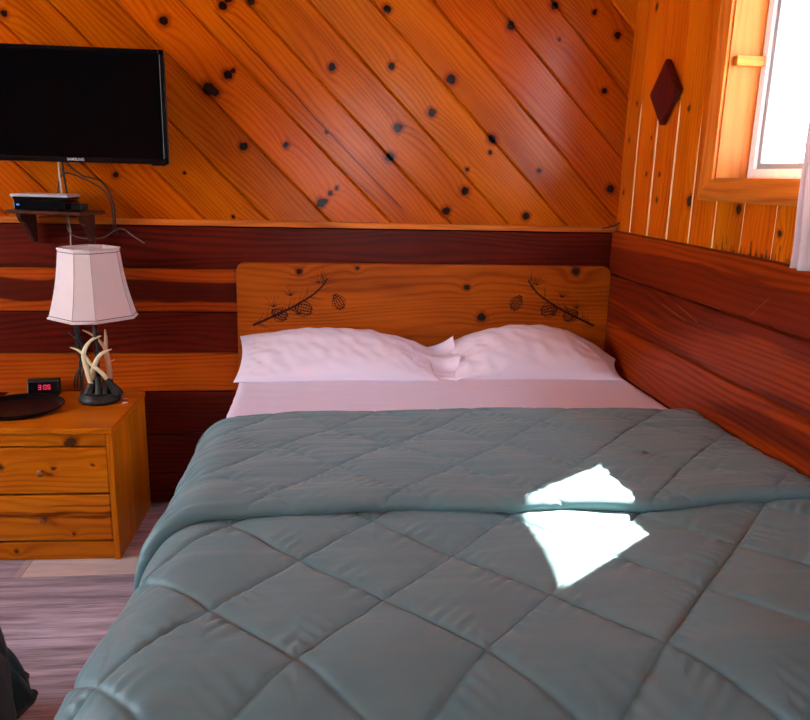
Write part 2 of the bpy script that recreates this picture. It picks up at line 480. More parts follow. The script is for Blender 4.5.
def floor_mat():
    n = N('grey_vinyl_planks')
    o = n.sep(n.obj())
    br = n.new('ShaderNodeTexBrick')
    br.offset = .37; br.offset_frequency = 2; br.squash = 1.0
    n.put(br.inputs['Vector'], n.combine(n.math('ADD', o[0], .54), n.math('ADD', o[1], .59)))
    br.inputs['Color1'].default_value = (0, 0, 0, 1); br.inputs['Color2'].default_value = (1, 1, 1, 1)
    br.inputs['Mortar'].default_value = (.5, .5, .5, 1)
    br.inputs['Scale'].default_value = 1.0; br.inputs['Mortar Size'].default_value = .0015
    br.inputs['Brick Width'].default_value = 1.22; br.inputs['Row Height'].default_value = .178
    r = n.new('ShaderNodeSeparateColor'); n.put(r.inputs[0], br.outputs['Color'])
    rv = r.outputs[0]
    off = n.math('MULTIPLY', rv, 17.0)
    gr = n.noise(n.combine(n.math('ADD', n.math('MULTIPLY', o[0], 2.2), off), n.math('MULTIPLY', o[1], 26.0), off), 1, 5, .62, .5)
    fi = n.noise(n.combine(n.math('MULTIPLY', o[0], 9.0), n.math('MULTIPLY', o[1], 210.0), off), 1, 3, .6)
    f = n.math('ADD', n.math('MULTIPLY', gr, .7), n.math('MULTIPLY', fi, .3))
    c = n.mix(n.smooth(f, .33, .68), lin(138, 125, 133), lin(228, 218, 228))
    tan = n.math('MULTIPLY', n.math('MULTIPLY', n.math('GREATER_THAN', o[1], -.588), n.math('LESS_THAN', o[1], -.413)), n.math('GREATER_THAN', n.math('ADD', o[0], n.math('MULTIPLY', o[1], 0.0)), -2.235))
    tan = n.math('MULTIPLY', tan, n.math('LESS_THAN', o[0], -1.02))
    c = n.mix(n.math('MULTIPLY', tan, .6), c, lin(226, 206, 184))
    c = n.mix(n.math('MULTIPLY', n.smooth(rv, .0, .35, .35, 0), 1.0), c, lin(104, 92, 96))
    c = n.mix(n.math('MULTIPLY', br.outputs['Fac'], .6), c, lin(60, 52, 50))
    n.bsdf(c, .42, n.bump(f, .12, .002), Specular_IOR_Level=.4)
    return n.m
floor_m = floor_mat()

def glass_mat():
    n = N('window_glass')
    tr = n.new('ShaderNodeBsdfTransparent'); tr.inputs[0].default_value = (.96, .97, .97, 1)
    gl = n.new('ShaderNodeBsdfGlossy'); gl.inputs['Roughness'].default_value = .02
    lw = n.new('ShaderNodeLayerWeight'); lw.inputs[0].default_value = .5
    mx = n.new('ShaderNodeMixShader')
    n.put(mx.inputs[0], n.math('MULTIPLY_ADD', n.math('POWER', lw.outputs['Facing'], 4.0), .35, .03))
    n.t.links.new(tr.outputs[0], mx.inputs[1]); n.t.links.new(gl.outputs[0], mx.inputs[2])
    n.t.links.new(mx.outputs[0], n.out.inputs[0])
    return n.m
glass = glass_mat()

def snow_mat():
    n = N('pale_gravel')
    a = n.noise(n.obj(), 3.0, 5, .6)
    n.bsdf(n.mix(a, lin(190, 186, 178), lin(236, 234, 230)), .9)
    return n.m
gravel = snow_mat()
bark = plain('pale_bark', lin(150, 130, 112), .8, bump=.5, bscale=60)
leaf_m = plain('spring_leaf', lin(170, 176, 96), .6)

# ---------------------------------------------------------------- the room
XL, YF, ZC = -4.25, -4.6, 2.42      # left wall, front wall, ceiling

def boards(mb, to3, u0, u1, grooves, mat, rects=None, e=.004, proud=.012, groove_d=.004, tones=None, voff=None):
    """boards running along u, stacked along v; to3(u, v, depth) -> point"""
    for k in range(len(grooves) - 1):
        a, b = grooves[k], grooves[k + 1]
        tone = tones[k] if tones and k < len(tones) and tones[k] else (random.random(), random.random(), .5)
        offu, offv = random.uniform(0, 40), random.uniform(0, 40)
        for (r0, r1) in (rects[k] if rects else [(u0, u1)]):
            for (va, da, vb, db) in ((a, groove_d, a + e, proud), (a + e, proud, b - e, proud), (b - e, proud, b, groove_d)):
                pts = [(r0, va, da), (r1, va, da), (r1, vb, db), (r0, vb, db)]
                mb.face([to3(*p) for p in pts], mat, [(p[0] + offu, p[1] + offv) for p in pts], tone)

def clip_strip(x0, x1, z0, z1, c0, c1):
    """polygon of the strip c0 <= x+z <= c1 inside a rectangle"""
    poly = [(x0, z0), (x1, z0), (x1, z1), (x0, z1)]
    for sgn, c in ((1, c0), (-1, c1)):
        out = []
        for i in range(len(poly)):
            p, q = poly[i], poly[(i + 1) % len(poly)]
            dp, dq = sgn * (p[0] + p[1] - c), sgn * (q[0] + q[1] - c)
            if dp >= 0: out.append(p)
            if (dp >= 0) != (dq >= 0):
                t = dp / (dp - dq)
                out.append((p[0] + t * (q[0] - p[0]), p[1] + t * (q[1] - p[1])))
        poly = out
        if not poly: break
    return poly

# back wall: slab, diagonal pine above, red cedar boards below
mb = MB()
mb.box(XL - .15, .15, 0, .12, -.02, ZC + .06, siding)
mb.box(XL, 0, -.0035, 0, 0, ZC, gapdark)
cs = [-3.09 + .2375 * k for k in range(24)]
for k in range(len(cs) - 1):
    c0, c1 = cs[k], cs[k + 1]
    tone = (random.random(), random.random(), .5)
    ou, ov = random.uniform(0, 40), random.uniform(0, 40)
    e = .010
    for (a, da, b, db) in ((c0, .0035, c0 + e, .012), (c0 + e, .012, c1 - e, .012), (c1 - e, .012, c1, .0035)):
        poly = clip_strip(XL, 0, 1.15, ZC, a, b)
        if len(poly) < 3: continue
        pts, uvs = [], []
        for (x, z) in poly:
            c = x + z
            t = (c - a) / (b - a)
            pts.append((x, -(da + t * (db - da)), z))
            uvs.append(((x - z) * .7071 + ou, c * .7071 + ov))
        mb.face(pts, pine_back, uvs, tone)
bz = [0.0, .135, .30, .481, .639, .804, .973, 1.137]
btone = [(.4, .4, .8), (.3, .5, .85), (.2, .5, .95), (.75, .6, .36), (.4, .4, .74), (.80, .55, .20), (.30, .4, .86)]  # the board above the lowest pair has shadow put into its tone
boards(mb, lambda u, v, d: (u, -d - .002, v), XL, 0, bz, cedar, tones=btone)
structure(mb.build('wall_back'))
mb = MB()
mb.box(XL, -.012, -.030, 0, 1.139, 1.161, casing, 0, .003, tone=(.45, .4, .5))
structure(mb.build('trim_1'))

# right wall with the window opening
WY0, WY1, WZ0, WZ1 = -1.86, -.765, 1.358, 2.12
WT = .15
mb = MB()
mb.box(0, WT, YF - .12, WY0, -.02, ZC + .06, siding)
mb.box(0, WT, WY1, 0.12, -.02, ZC + .06, siding)
mb.box(0, WT, WY0, WY1, -.02, WZ0, siding)
mb.box(0, WT, WY0, WY1, WZ1, ZC + .06, siding)
# upright pine boards: the joints have opened low down and show raw tongue
gy = [0.0, -.143, -.302, -.463, -.622, -.777] + [-.777 - .157 * k for k in range(1, 26)]
def gap(z, k):
    if k == 0 or k > 24: return .0008
    wide = {1: .0070, 2: .0080, 3: .0080, 4: .0058, 5: .0065}.get(k, .0022 if k < 8 else .0014)
    lim = {1: 1.63, 2: 1.60, 3: 1.60, 4: 1.46, 5: 1.30}.get(k, 1.45)
    t = max(0.0, min(1.0, (lim + .02 - z) / .06))
    return .0012 + (wide - .0012) * t
for k in range(len(gy) - 1):
    ya, yb = gy[k], gy[k + 1]
    if yb < YF: break
    tone = (random.random(), random.random(), .5)
    ou, ov = random.uniform(0, 40), random.uniform(0, 40)
    zr = [1.14, 1.36, 1.55, 1.58, 1.60, 1.63, 1.66, 1.75, 2.13, ZC]
    for i in range(len(zr) - 1):
        z0, z1 = zr[i], zr[i + 1]
        if ya <= WY1 + .09 and yb >= WY0 - .09 and z0 >= 1.359 and z1 <= 2.14: continue
        q = []
        for z in (z0, z1):
            q.append([(ya - gap(z, k), .004), (ya - gap(z, k) - .0012, .0056), (yb + gap(z, k + 1) + .0012, .0056), (yb + gap(z, k + 1), .004)])
        for j in range(3):
            pts = [(-q[0][j][1], q[0][j][0], z0), (-q[0][j + 1][1], q[0][j + 1][0], z0), (-q[1][j + 1][1], q[1][j + 1][0], z1), (-q[1][j][1], q[1][j][0], z1)]
            ok = [(max(p[1], WY1) if (yb < WY1 < ya and z0 >= 1.359 and z1 <= 2.14) else p[1]) for p in pts]
            pts = [(p[0], y, p[2]) for p, y in zip(pts, ok)]
            mb.face(pts, pine_right, [(p[2] + ou, p[1] + ov) for p in pts], tone)
for (y0, y1, z0, z1) in ((YF, WY0, 1.14, ZC), (WY1, 0, 1.14, ZC), (WY0, WY1, 1.14, WZ0), (WY0, WY1, WZ1, ZC)):
    pts = [(-.004, y0, z0), (-.004, y1, z0), (-.004, y1, z1), (-.004, y0, z1)]
    mb.face(pts, pine_raw, [(p[2], p[1]) for p in pts], (.5, .5, .5))
# wide cedar boards below, proud of the pine, with a ledge on top
rz = [0.0, .22, .40, .59, .784, .974, 1.148]
rtone = [(.3, .4, .8), (.35, .4, .7), (.4, .4, .66), (.7, .5, .40), (.45, .5, .60), (.72, .55, .25)]
boards(mb, lambda u, v, d: (-d - .008, u, v), YF, 0, rz, cedar_right, e=.006, proud=.014, tones=rtone)
mb.face([(-.0225, YF, 1.148), (-.0225, 0, 1.148), (0, 0, 1.1485), (0, YF, 1.1485)], cedar_right, [(YF, 3), (0, 3), (0, 3.02), (YF, 3.02)], (.4, .5, .5))
structure(mb.build('wall_right'))

# plain walls beside and behind the camera, with the other window and a glazed door
def side_wall(name, axis, pos, thick, a0, a1, hole):
    mb = MB()
    h0, h1, z0, z1 = hole
    for (s0, s1, t0, t1) in ((a0, h0, -.02, ZC + .06), (h1, a1, -.02, ZC + .06), (h0, h1, -.02, z0), (h0, h1, z1, ZC + .06)):
        if s1 - s0 < 1e-4 or t1 - t0 < .03: continue
        if axis == 0: mb.box(min(pos, pos + thick), max(pos, pos + thick), s0, s1, t0, t1, siding)
        else: mb.box(s0, s1, min(pos, pos + thick), max(pos, pos + thick), t0, t1, siding)
    sg = -1 if thick > 0 else 1
    for mat, g, lo in ((cedar, [0, .17, .34, .51, .68, .85, 1.0, 1.148], 0), (pine_room, [1.148 + .159 * k for k in range(9)], 1)):
        g = [min(z, ZC) for z in g]
        rects = []
        for k in range(len(g) - 1):
            if g[k + 1] <= z0 or g[k] >= z1: rects.append([(a0, a1)])
            else: rects.append([(a0, h0), (h1, a1)])
        f = (lambda u, v, d: (pos + sg * d, u, v)) if axis == 0 else (lambda u, v, d: (u, pos + sg * d, v))
        boards(mb, f, a0, a1, g, mat, rects=rects)
    return structure(mb.build(name))
LW = (-2.4, -.7, .75, 2.25)
side_wall('wall_left', 0, XL, -.12, YF, 0, LW)
FD = (-1.30, -.32, 0.0, 2.05)
side_wall('wall_front', 1, YF, -.12, XL, 0, FD)

mb = MB(); mb.box(XL - .12, WT, YF - .12, .12, -.06, 0, floor_m)
structure(mb.build('floor'))
mb = MB(); mb.box(XL - .12, WT, YF - .12, .12, ZC, ZC + .08, pine_room)
structure(mb.build('ceiling'))
mb = MB(); mb.box(XL - .7, .46, YF - .7, .7, ZC + .085, ZC + .18, siding); mb.box(.40, .46, YF - .7, .7, 2.40, ZC + .085, siding)  # roof and unseen eave, edge shaped to limit the sunlight on the bed
structure(mb.build('roof_eave'))

# the visible window
def frame_ring(mb, y0, y1, z0, z1, w, xa, xb, mat, bev=.002):
    mb.box(xa, xb, y0, y1, z0, z0 + w, mat, 1, bev)
    mb.box(xa, xb, y0, y1, z1 - w, z1, mat, 1, bev)
    mb.box(xa, xb, y0, y0 + w, z0 + w, z1 - w, mat, 2, bev)
    mb.box(xa, xb, y1 - w, y1, z0 + w, z1 - w, mat, 2, bev)
mb = MB()
frame_ring(mb, WY0, WY1, WZ0, WZ1, .030, .088, .135, vinyl)
win = structure(mb.build('window_1'))
mb = MB()
ym = (WY0 + WY1) / 2
frame_ring(mb, ym - .02, WY1 - .026, WZ0 + .026, WZ1 - .026, .020, .098, .120, gasket)
mb.build('sash', win)
mb = MB()
frame_ring(mb, WY0 + .026, ym + .02, WZ0 + .026, WZ1 - .026, .020, .112, .130, gasket)
mb.build('sash', win)
mb = MB(); mb.box(.106, .110, ym, WY1 - .046, WZ0 + .046, WZ1 - .046, glass); mb.build('pane', win)
mb = MB(); mb.box(.119, .123, WY0 + .046, ym, WZ0 + .046, WZ1 - .046, glass); mb.build('pane', win)
mb = MB()   # reveal boards
t = .014
mb.box(-.012, .089, WY1 - .001, WY1 + t, WZ0 - t, WZ1 + t, pine_pale, 2)
mb.box(-.012, .089, WY0 - t, WY0 + .001, WZ0 - t, WZ1 + t, pine_pale, 2)
mb.box(-.012, .089, WY0, WY1, WZ0 - t, WZ0 + .001, pine_pale, 1)
mb.box(-.012, .089, WY0, WY1, WZ1 - .001, WZ1 + t, pine_pale, 1)
mb.build('jamb', win)
mb = MB()   # mitred casing, thicker at its outer edge
O = (WY0 - .058, WY1 + .058, WZ0 - .066, WZ1 + .07)
I = (WY0 - .004, WY1 + .004, WZ0 - .002, WZ1 + .004)
oc = [(O[0], O[2]), (O[1], O[2]), (O[1], O[3]), (O[0], O[3])]
ic = [(I[0], I[2]), (I[1], I[2]), (I[1], I[3]), (I[0], I[3])]
mc = [(oc[i][0] * .72 + ic[i][0] * .28, oc[i][1] * .72 + ic[i][1] * .28) for i in range(4)]
for i in range(4):
    j = (i + 1) % 4
    g = 0 if i % 2 == 0 else 1
    tn, ou = (.45, .5, .5), random.uniform(0, 20)
    cm = casing if g == 0 else pine_room
    rows = [(oc, -.012), (oc, -.034), (mc, -.037), (ic, -.022), (ic, -.010)]
    for r in range(len(rows) - 1):
        (A, xa), (B, xb) = rows[r], rows[r + 1]
        pts = [(xa, *A[i]), (xa, *A[j]), (xb, *B[j]), (xb, *B[i])]
        mb.face(pts, cm, [((p[1] if g == 0 else p[2]) + ou, (p[2] if g == 0 else p[1]) + .5 * p[0]) for p in pts], tn)
mb.build('casing', win)

# the other window (left wall) and glazed door (behind the camera)
mb = MB()
xa, xb = XL - .10, XL - .05
frame_ring(mb, LW[0], LW[1], LW[2], LW[3], .05, xa, xb, vinyl)
mb.box(xa, xb, (LW[0] + LW[1]) / 2 - .03, (LW[0] + LW[1]) / 2 + .03, LW[2], LW[3], vinyl)
w2 = structure(mb.build('window_2'))
mb = MB(); mb.box(XL - .08, XL - .075, LW[0] + .04, LW[1] - .04, LW[2] + .04, LW[3] - .04, glass); mb.build('pane', w2)
mb = MB()
d0, d1, dz0, dz1 = FD
yd0, yd1 = YF - .09, YF - .045
for (a, b, c, d) in ((d0, d0 + .11, 0, dz1), (d1 - .11, d1, 0, dz1), (d0 + .11, d1 - .11, 0, 1.25), (d0 + .11, d1 - .11, dz1 - .12, dz1)):
    mb.box(a, b, yd0, yd1, c + .004, d, vinyl, 2, .003)
dr = structure(mb.build('door_1'))
mb = MB(); mb.box(d0 + .10, d1 - .10, YF - .07, YF - .064, 1.24, dz1 - .11, glass); mb.build('pane', dr)
mb = MB(); mb.tube([(d0 + .055, yd1, 1.0), (d0 + .055, yd1 + .05, 1.0), (d0 + .16, yd1 + .055, 1.0)], .009, brass, smooth_n=4); mb.build('door_handle', dr)
mb = MB(); mb.box(XL - 30, 30, -30, 30, -.40, -.25, gravel)
structure(mb.build('ground'))

# ---------------------------------------------------------------- comforters
def vnoise(P, scale, seed=0.0):
    return np.array([mnoise.noise(Vector((p[0] * scale[0] + seed, p[1] * scale[1], seed * 1.7))) for p in P])

class Drape:
    """a cover lying on a mattress rectangle and hanging over its edges"""
    def __init__(s, xl, xr, yf, zt, r=.09, flare=.12, left=True, right=False, foot=True, rr=.05, waves=3.0, seed=0):
        s.xl, s.xr, s.yf, s.zt, s.r, s.flare = xl, xr, yf, zt, r, flare
        s.flare2, s.flare_y, s.r2, s.dmax = 0.0, 0.0, 0.0, 9.0
        s.left, s.right, s.foot, s.rr, s.seed = left, right, foot, rr, seed
    def at(s, a, b, lift):
        """a, b: flat cloth coordinates (arrays) -> points, lift along the surface normal"""
        ox = np.maximum(0, s.xl - a) if s.left else np.zeros_like(a)
        rx = np.maximum(0, a - s.xr)
        oy = np.maximum(0, s.yf - b) if s.foot else np.zeros_like(a)
        sx = np.where(rx > 0, 1.0, -1.0)
        ex = ox + rx
        d = np.minimum(np.hypot(ex, oy), s.dmax)
        ds = np.maximum(np.hypot(ex, oy), 1e-9)
        nx, ny = sx * ex / ds, -oy / ds
        r = np.where(rx > 0, s.rr, s.r + s.r2 * np.clip((s.flare_y - b) / .50, 0, 1))
        fl = np.where(rx > 0, 0.0, s.flare + s.flare2 * np.clip((s.flare_y - b) / .45, 0, 1))
        phm = PI / 2 - fl
        ph = np.minimum(d / r, phm)
        over = np.maximum(0, d - r * phm)
        out = r * np.sin(ph) + over * np.cos(ph)
        down = r * (1 - np.cos(ph)) + over * np.sin(ph)
        # hanging folds: grow with the drop, strongest around the corner
        th = np.arctan2(oy, ox + 1e-9)
        corner = np.sin(2 * th) * np.where((ox > 0) & (oy > 0), 1, 0)
        along = np.where(oy > ox, a, b)
        drop = np.clip(over / .5, 0, 1.2)
        wav = (.012 * np.sin(along * 17 + s.seed) + .008 * np.sin(along * 31 + 1.3 + s.seed)) * drop
        wav = wav + .075 * corner * drop * np.cos(5 * th - .4) + .03 * corner * drop
        out = out + wav * np.where(rx > 0, 0, 1)
        bx = np.clip(a, s.xl, s.xr) if s.left else np.minimum(a, s.xr)
        by = np.maximum(b, s.yf) if s.foot else b
        sn, cn = np.sin(ph), np.cos(ph)
        X = bx + nx * out + nx * sn * lift
        Y = by + ny * out + ny * sn * lift
        Z = s.zt - down + cn * lift
        return X, Y, Z

def quilt(a, b, x0, y0, px=.30, py=.31, A=.010, B=.010, gw=.010):
    u = (a - x0) / px + (b - y0) / py
    v = (a - x0) / px - (b - y0) / py
    perp = px * py / math.hypot(px, py)
    du = np.abs(u - np.round(u)) * perp
    dv = np.abs(v - np.round(v)) * perp
    g = np.minimum(du, dv)
    h = A * (1 - np.exp(-g / gw)) + B * np.abs(np.sin(PI * u) * np.sin(PI * v))
    # little gathers running off each seam
    tu, tv = (a * py - b * px) / math.hypot(px, py), (a * py + b * px) / math.hypot(px, py)
    pk = np.where(du < dv, tu, tv)
    fl = np.floor(u) * 1.7 + np.floor(v) * 2.3
    gat = np.sin(pk * 150 + 6 * np.sin(pk * 21 + fl)) * np.sin(pk * 13 + fl) * np.exp(-g / .042) * (1 - np.exp(-g / .004))
    return h + .0026 * gat

def cloth_mesh(name, X, Y, Z, ua, ub, mat, parent=None):
    nu, nv = X.shape
    co = np.stack([X, Y, Z], -1).reshape(-1, 3)
    idx = np.arange(nu * nv).reshape(nu, nv)
    q = np.stack([idx[:-1, :-1], idx[1:, :-1], idx[1:, 1:], idx[:-1, 1:]], -1).reshape(-1, 4)
    me = bpy.data.meshes.new(name)
    me.from_pydata([tuple(c) for c in co], [], [tuple(int(i) for i in f) for f in q])
    uvl = me.uv_layers.new(name='UVMap')
    li = np.empty(len(me.loops), dtype=np.int32); me.loops.foreach_get('vertex_index', li)
    uvs = np.stack([ua.reshape(-1)[li], ub.reshape(-1)[li]], -1).astype(np.float32)
    uvl.data.foreach_set('uv', uvs.reshape(-1))
    me.polygons.foreach_set('use_smooth', [True] * len(me.polygons))
    me.materials.append(mat)
    o = bpy.data.objects.new(name, me)
    return link(o, parent)

def wrinkle(a, b, seed, amp_cross, amp_long):
    P = np.stack([a.reshape(-1), b.reshape(-1)], -1)
    n1 = vnoise(P, (3.2, 24.0), seed)
    n2 = vnoise(P, (6.0, 60.0), seed + 5)
    n3 = vnoise(P, (3.0, 3.0), seed + 9)
    return (amp_cross * n1 + .45 * amp_cross * n2 + amp_long * n3).reshape(a.shape)

def main_comforter():
    D = Drape(-1.447, -.075, -1.965, .606, r=.075, flare=.12, left=True, right=True, foot=True, rr=.06)
    D.flare2, D.flare_y, D.r2, D.dmax = .06, -1.36, .102, .60
    a = np.linspace(-1.447 - .60, -.075 + .10, 520)
    # path along the bed: foot hem -> top -> turned back at the head -> free lip
    segs = []
    foldy, lipy = -.835, -1.468
    b0 = np.linspace(-1.965 - .60, foldy, 420)
    segs.append((b0, np.full_like(b0, .006), np.zeros_like(b0), b0))
    t = np.linspace(0, PI, 16)[1:-1]
    R1 = .017
    segs.append((foldy + R1 * np.sin(t), .006 + R1 * (1 - np.cos(t)), np.zeros_like(t), foldy + R1 * t))
    b2 = np.linspace(foldy, lipy, 190)
    f = (foldy - b2) / (foldy - lipy)
    lift2 = .034 + .002 * f ** 3
    segs.append((b2, lift2, np.ones_like(b2), foldy + R1 * PI + (foldy - b2)))
    R2 = .013
    t = np.linspace(0, PI * .93, 18)[1:]
    segs.append((lipy - R2 * 1.25 * np.sin(t), .036 - R2 * (1 - np.cos(t)), np.ones_like(t), foldy + R1 * PI + (foldy - lipy) + R2 * t))
    b3 = np.linspace(lipy, lipy + .10, 8)[1:]
    segs.append((b3, np.full_like(b3, .012), np.full_like(b3, 2.0), foldy + R1 * PI + (foldy - lipy) + R2 * PI + (b3 - lipy)))
    bb = np.concatenate([s[0] for s in segs]); ll = np.concatenate([s[1] for s in segs])
    lay = np.concatenate([s[2] for s in segs]); arc = np.concatenate([s[3] for s in segs])
    Aa, Bb = np.meshgrid(a, bb, indexing='ij')
    _, L = np.meshgrid(a, ll, indexing='ij')
    _, Y2 = np.meshgrid(a, lay, indexing='ij')
    _, AR = np.meshgrid(a, arc, indexing='ij')
    # the fold and the lip wander a little
    wl = -.022 * np.clip((-1.15 - Aa) / .45, 0, 1.6) ** 1.5 + .010 * np.sin(Aa * 5 + 1) - .012 * np.clip((Aa + .45) / .4, 0, 1) + .006 * np.sin(Aa * 17)
    wf = -.055 * np.clip((-1.28 - Aa) / .2, 0, 2) - .02 * np.clip((Aa + .35) / .3, 0, 1) + .008 * np.sin(Aa * 7)
    k = np.clip((Bb - lipy - .0) / (foldy - lipy), -.1, 1.05)
    under = (Y2 == 0)
    kk = np.where(under, np.clip((Bb + 1.3) / .45, 0, 1.05), k)
    sh = np.where(under, kk * wf, kk * wf + (1 - kk) * wl)
    sh = np.where(under & (Bb < -1.3), 0, sh)
    Bw = Bb + sh
    q1 = quilt(Aa, Bb, -1.10, -1.815, A=.0090, B=.0045, gw=.0042)
    q2 = quilt(Aa, AR, -1.02, foldy + .03, A=.0045, B=.0040, gw=.0045)
    wr = wrinkle(Aa, Bb, 3.1, .0026, .007)
    wr2 = wrinkle(Aa, AR, 8.4, .0042, .007)
    H = np.where(under, q1 + wr, np.where(Y2 == 1, q2 + wr2, 0))
    # soft rise where the cover lies against the wall, and a hollow in the middle of the bed
    H = H + np.where(Y2 < 2, .012 * np.exp(-((Aa + .12) / .12) ** 2) * np.clip((-1.0 - Bb) / .4, 0, 1), 0)
    # thin out the top layer where it is buried
    H = np.where(under & (Bb > lipy + .02), .3 * H, H)
    X, Y, Z = D.at(Aa, Bw, L + H)
    X = np.minimum(X, -.024)
    Z = np.maximum(Z, .012)
    o = cloth_mesh('comforter', X, Y, Z, Aa, AR, quilt_m)
    tag(o, 'grey-teal diamond-quilted comforter folded back over the bed by the wall', 'comforter')
    md = o.modifiers.new('hem', 'SOLIDIFY'); md.thickness = .006; md.offset = -1
    return o
main_comforter()

def second_comforter():
    # only its near end shows: foot of the bed towards +x, one side towards +y
    n1, n2 = 170, 190
    shaded_quilt_m = fabric('shaded_teal_microfibre', lin(40, 50, 50), lin(48, 58, 58), rough=.55, sheen=.1, weave=(260, 900), wb=.12)  # shade on this drape is put into a darker fabric colour
    a = np.linspace(-4.0, -2.10 + .545, n1)      # along the bed, over the foot end
    b = np.linspace(-2.62 - .5, -1.43 + .545, n2)  # across the bed
    A, B = np.meshgrid(a, b, indexing='ij')
    x1, y0, y1, zt, r = -2.10, -2.62, -1.43, .575, .08
    ex = np.maximum(0, A - x1)
    eyp, eym = np.maximum(0, B - y1), np.maximum(0, y0 - B)
    sy = np.where(eyp > 0, 1.0, -1.0)
    ey = eyp + eym
    d = np.minimum(np.hypot(ex, ey), .525); ds = np.where(d < 1e-9, 1, d)
    hh = np.maximum(np.hypot(ex, ey), 1e-9); nx, ny = ex / hh, sy * ey / hh
    flare = .30
    phm = PI / 2 - flare
    ph = np.minimum(d / r, phm)
    over = np.maximum(0, d - r * phm)
    out = r * np.sin(ph) + over * np.cos(ph)
    down = r * (1 - np.cos(ph)) + over * np.sin(ph)
    th = np.arctan2(ey, ex + 1e-9)
    corner = np.sin(2 * th) * np.where((ex > 0) & (ey > 0), 1, 0)
    out = out + (.010 * np.sin(np.where(ex > ey, B, A) * 19)) * np.clip(over / .4, 0, 1)
    H = quilt(A, B, -2.3, -1.6) + wrinkle(A, B, 21.0, .002, .006)
    sn, cn = np.sin(ph), np.cos(ph)
    X = np.minimum(A, x1) + nx * out + nx * sn * H
    Y = np.clip(B, y0, y1) + ny * out + ny * sn * H
    Z = np.maximum(zt - down + cn * H, .012)
    o = cloth_mesh('comforter', X, Y, Z, A, B, shaded_quilt_m)
    tag(o, 'shade-darkened corner of a second comforter draped to the floor, bottom left', 'comforter')
    md = o.modifiers.new('hem', 'SOLIDIFY'); md.thickness = .006; md.offset = -1
second_comforter()

# ---------------------------------------------------------------- the bed
bed = thing('bed', 'queen bed against the red cedar corner with a carved pine headboard', 'bed', (-.765, 0, 0))
def bx_(x): return x + .765
# headboard: rounded plank on two posts
mb = MB()
def rrect(x0, x1, z0, z1, r, seg=6, top_only=False):
    pts = []
    for (cx, cz, a0) in ((x1 - r, z1 - r, 0), (x0 + r, z1 - r, PI / 2), (x0 + r, z0 + r, PI), (x1 - r, z0 + r, 1.5 * PI)):
        if top_only and a0 >= PI:
            pts.append((x0 if a0 == PI else x1, z0)); continue
        for k in range(seg + 1):
            t = a0 + PI / 2 * k / seg
            pts.append((cx + r * math.cos(t), cz + r * math.sin(t)))
    return pts
HBF = -.040
mb.prism(rrect(-1.528, -.022, .42, 1.003, .035, top_only=True), 1, HBF, HBF + .022, headwood, 0, .004, tone=(.5, .5, .5))
for v in mb.bm.verts: v.co.x += .765
hb = mb.build('headboard', bed)
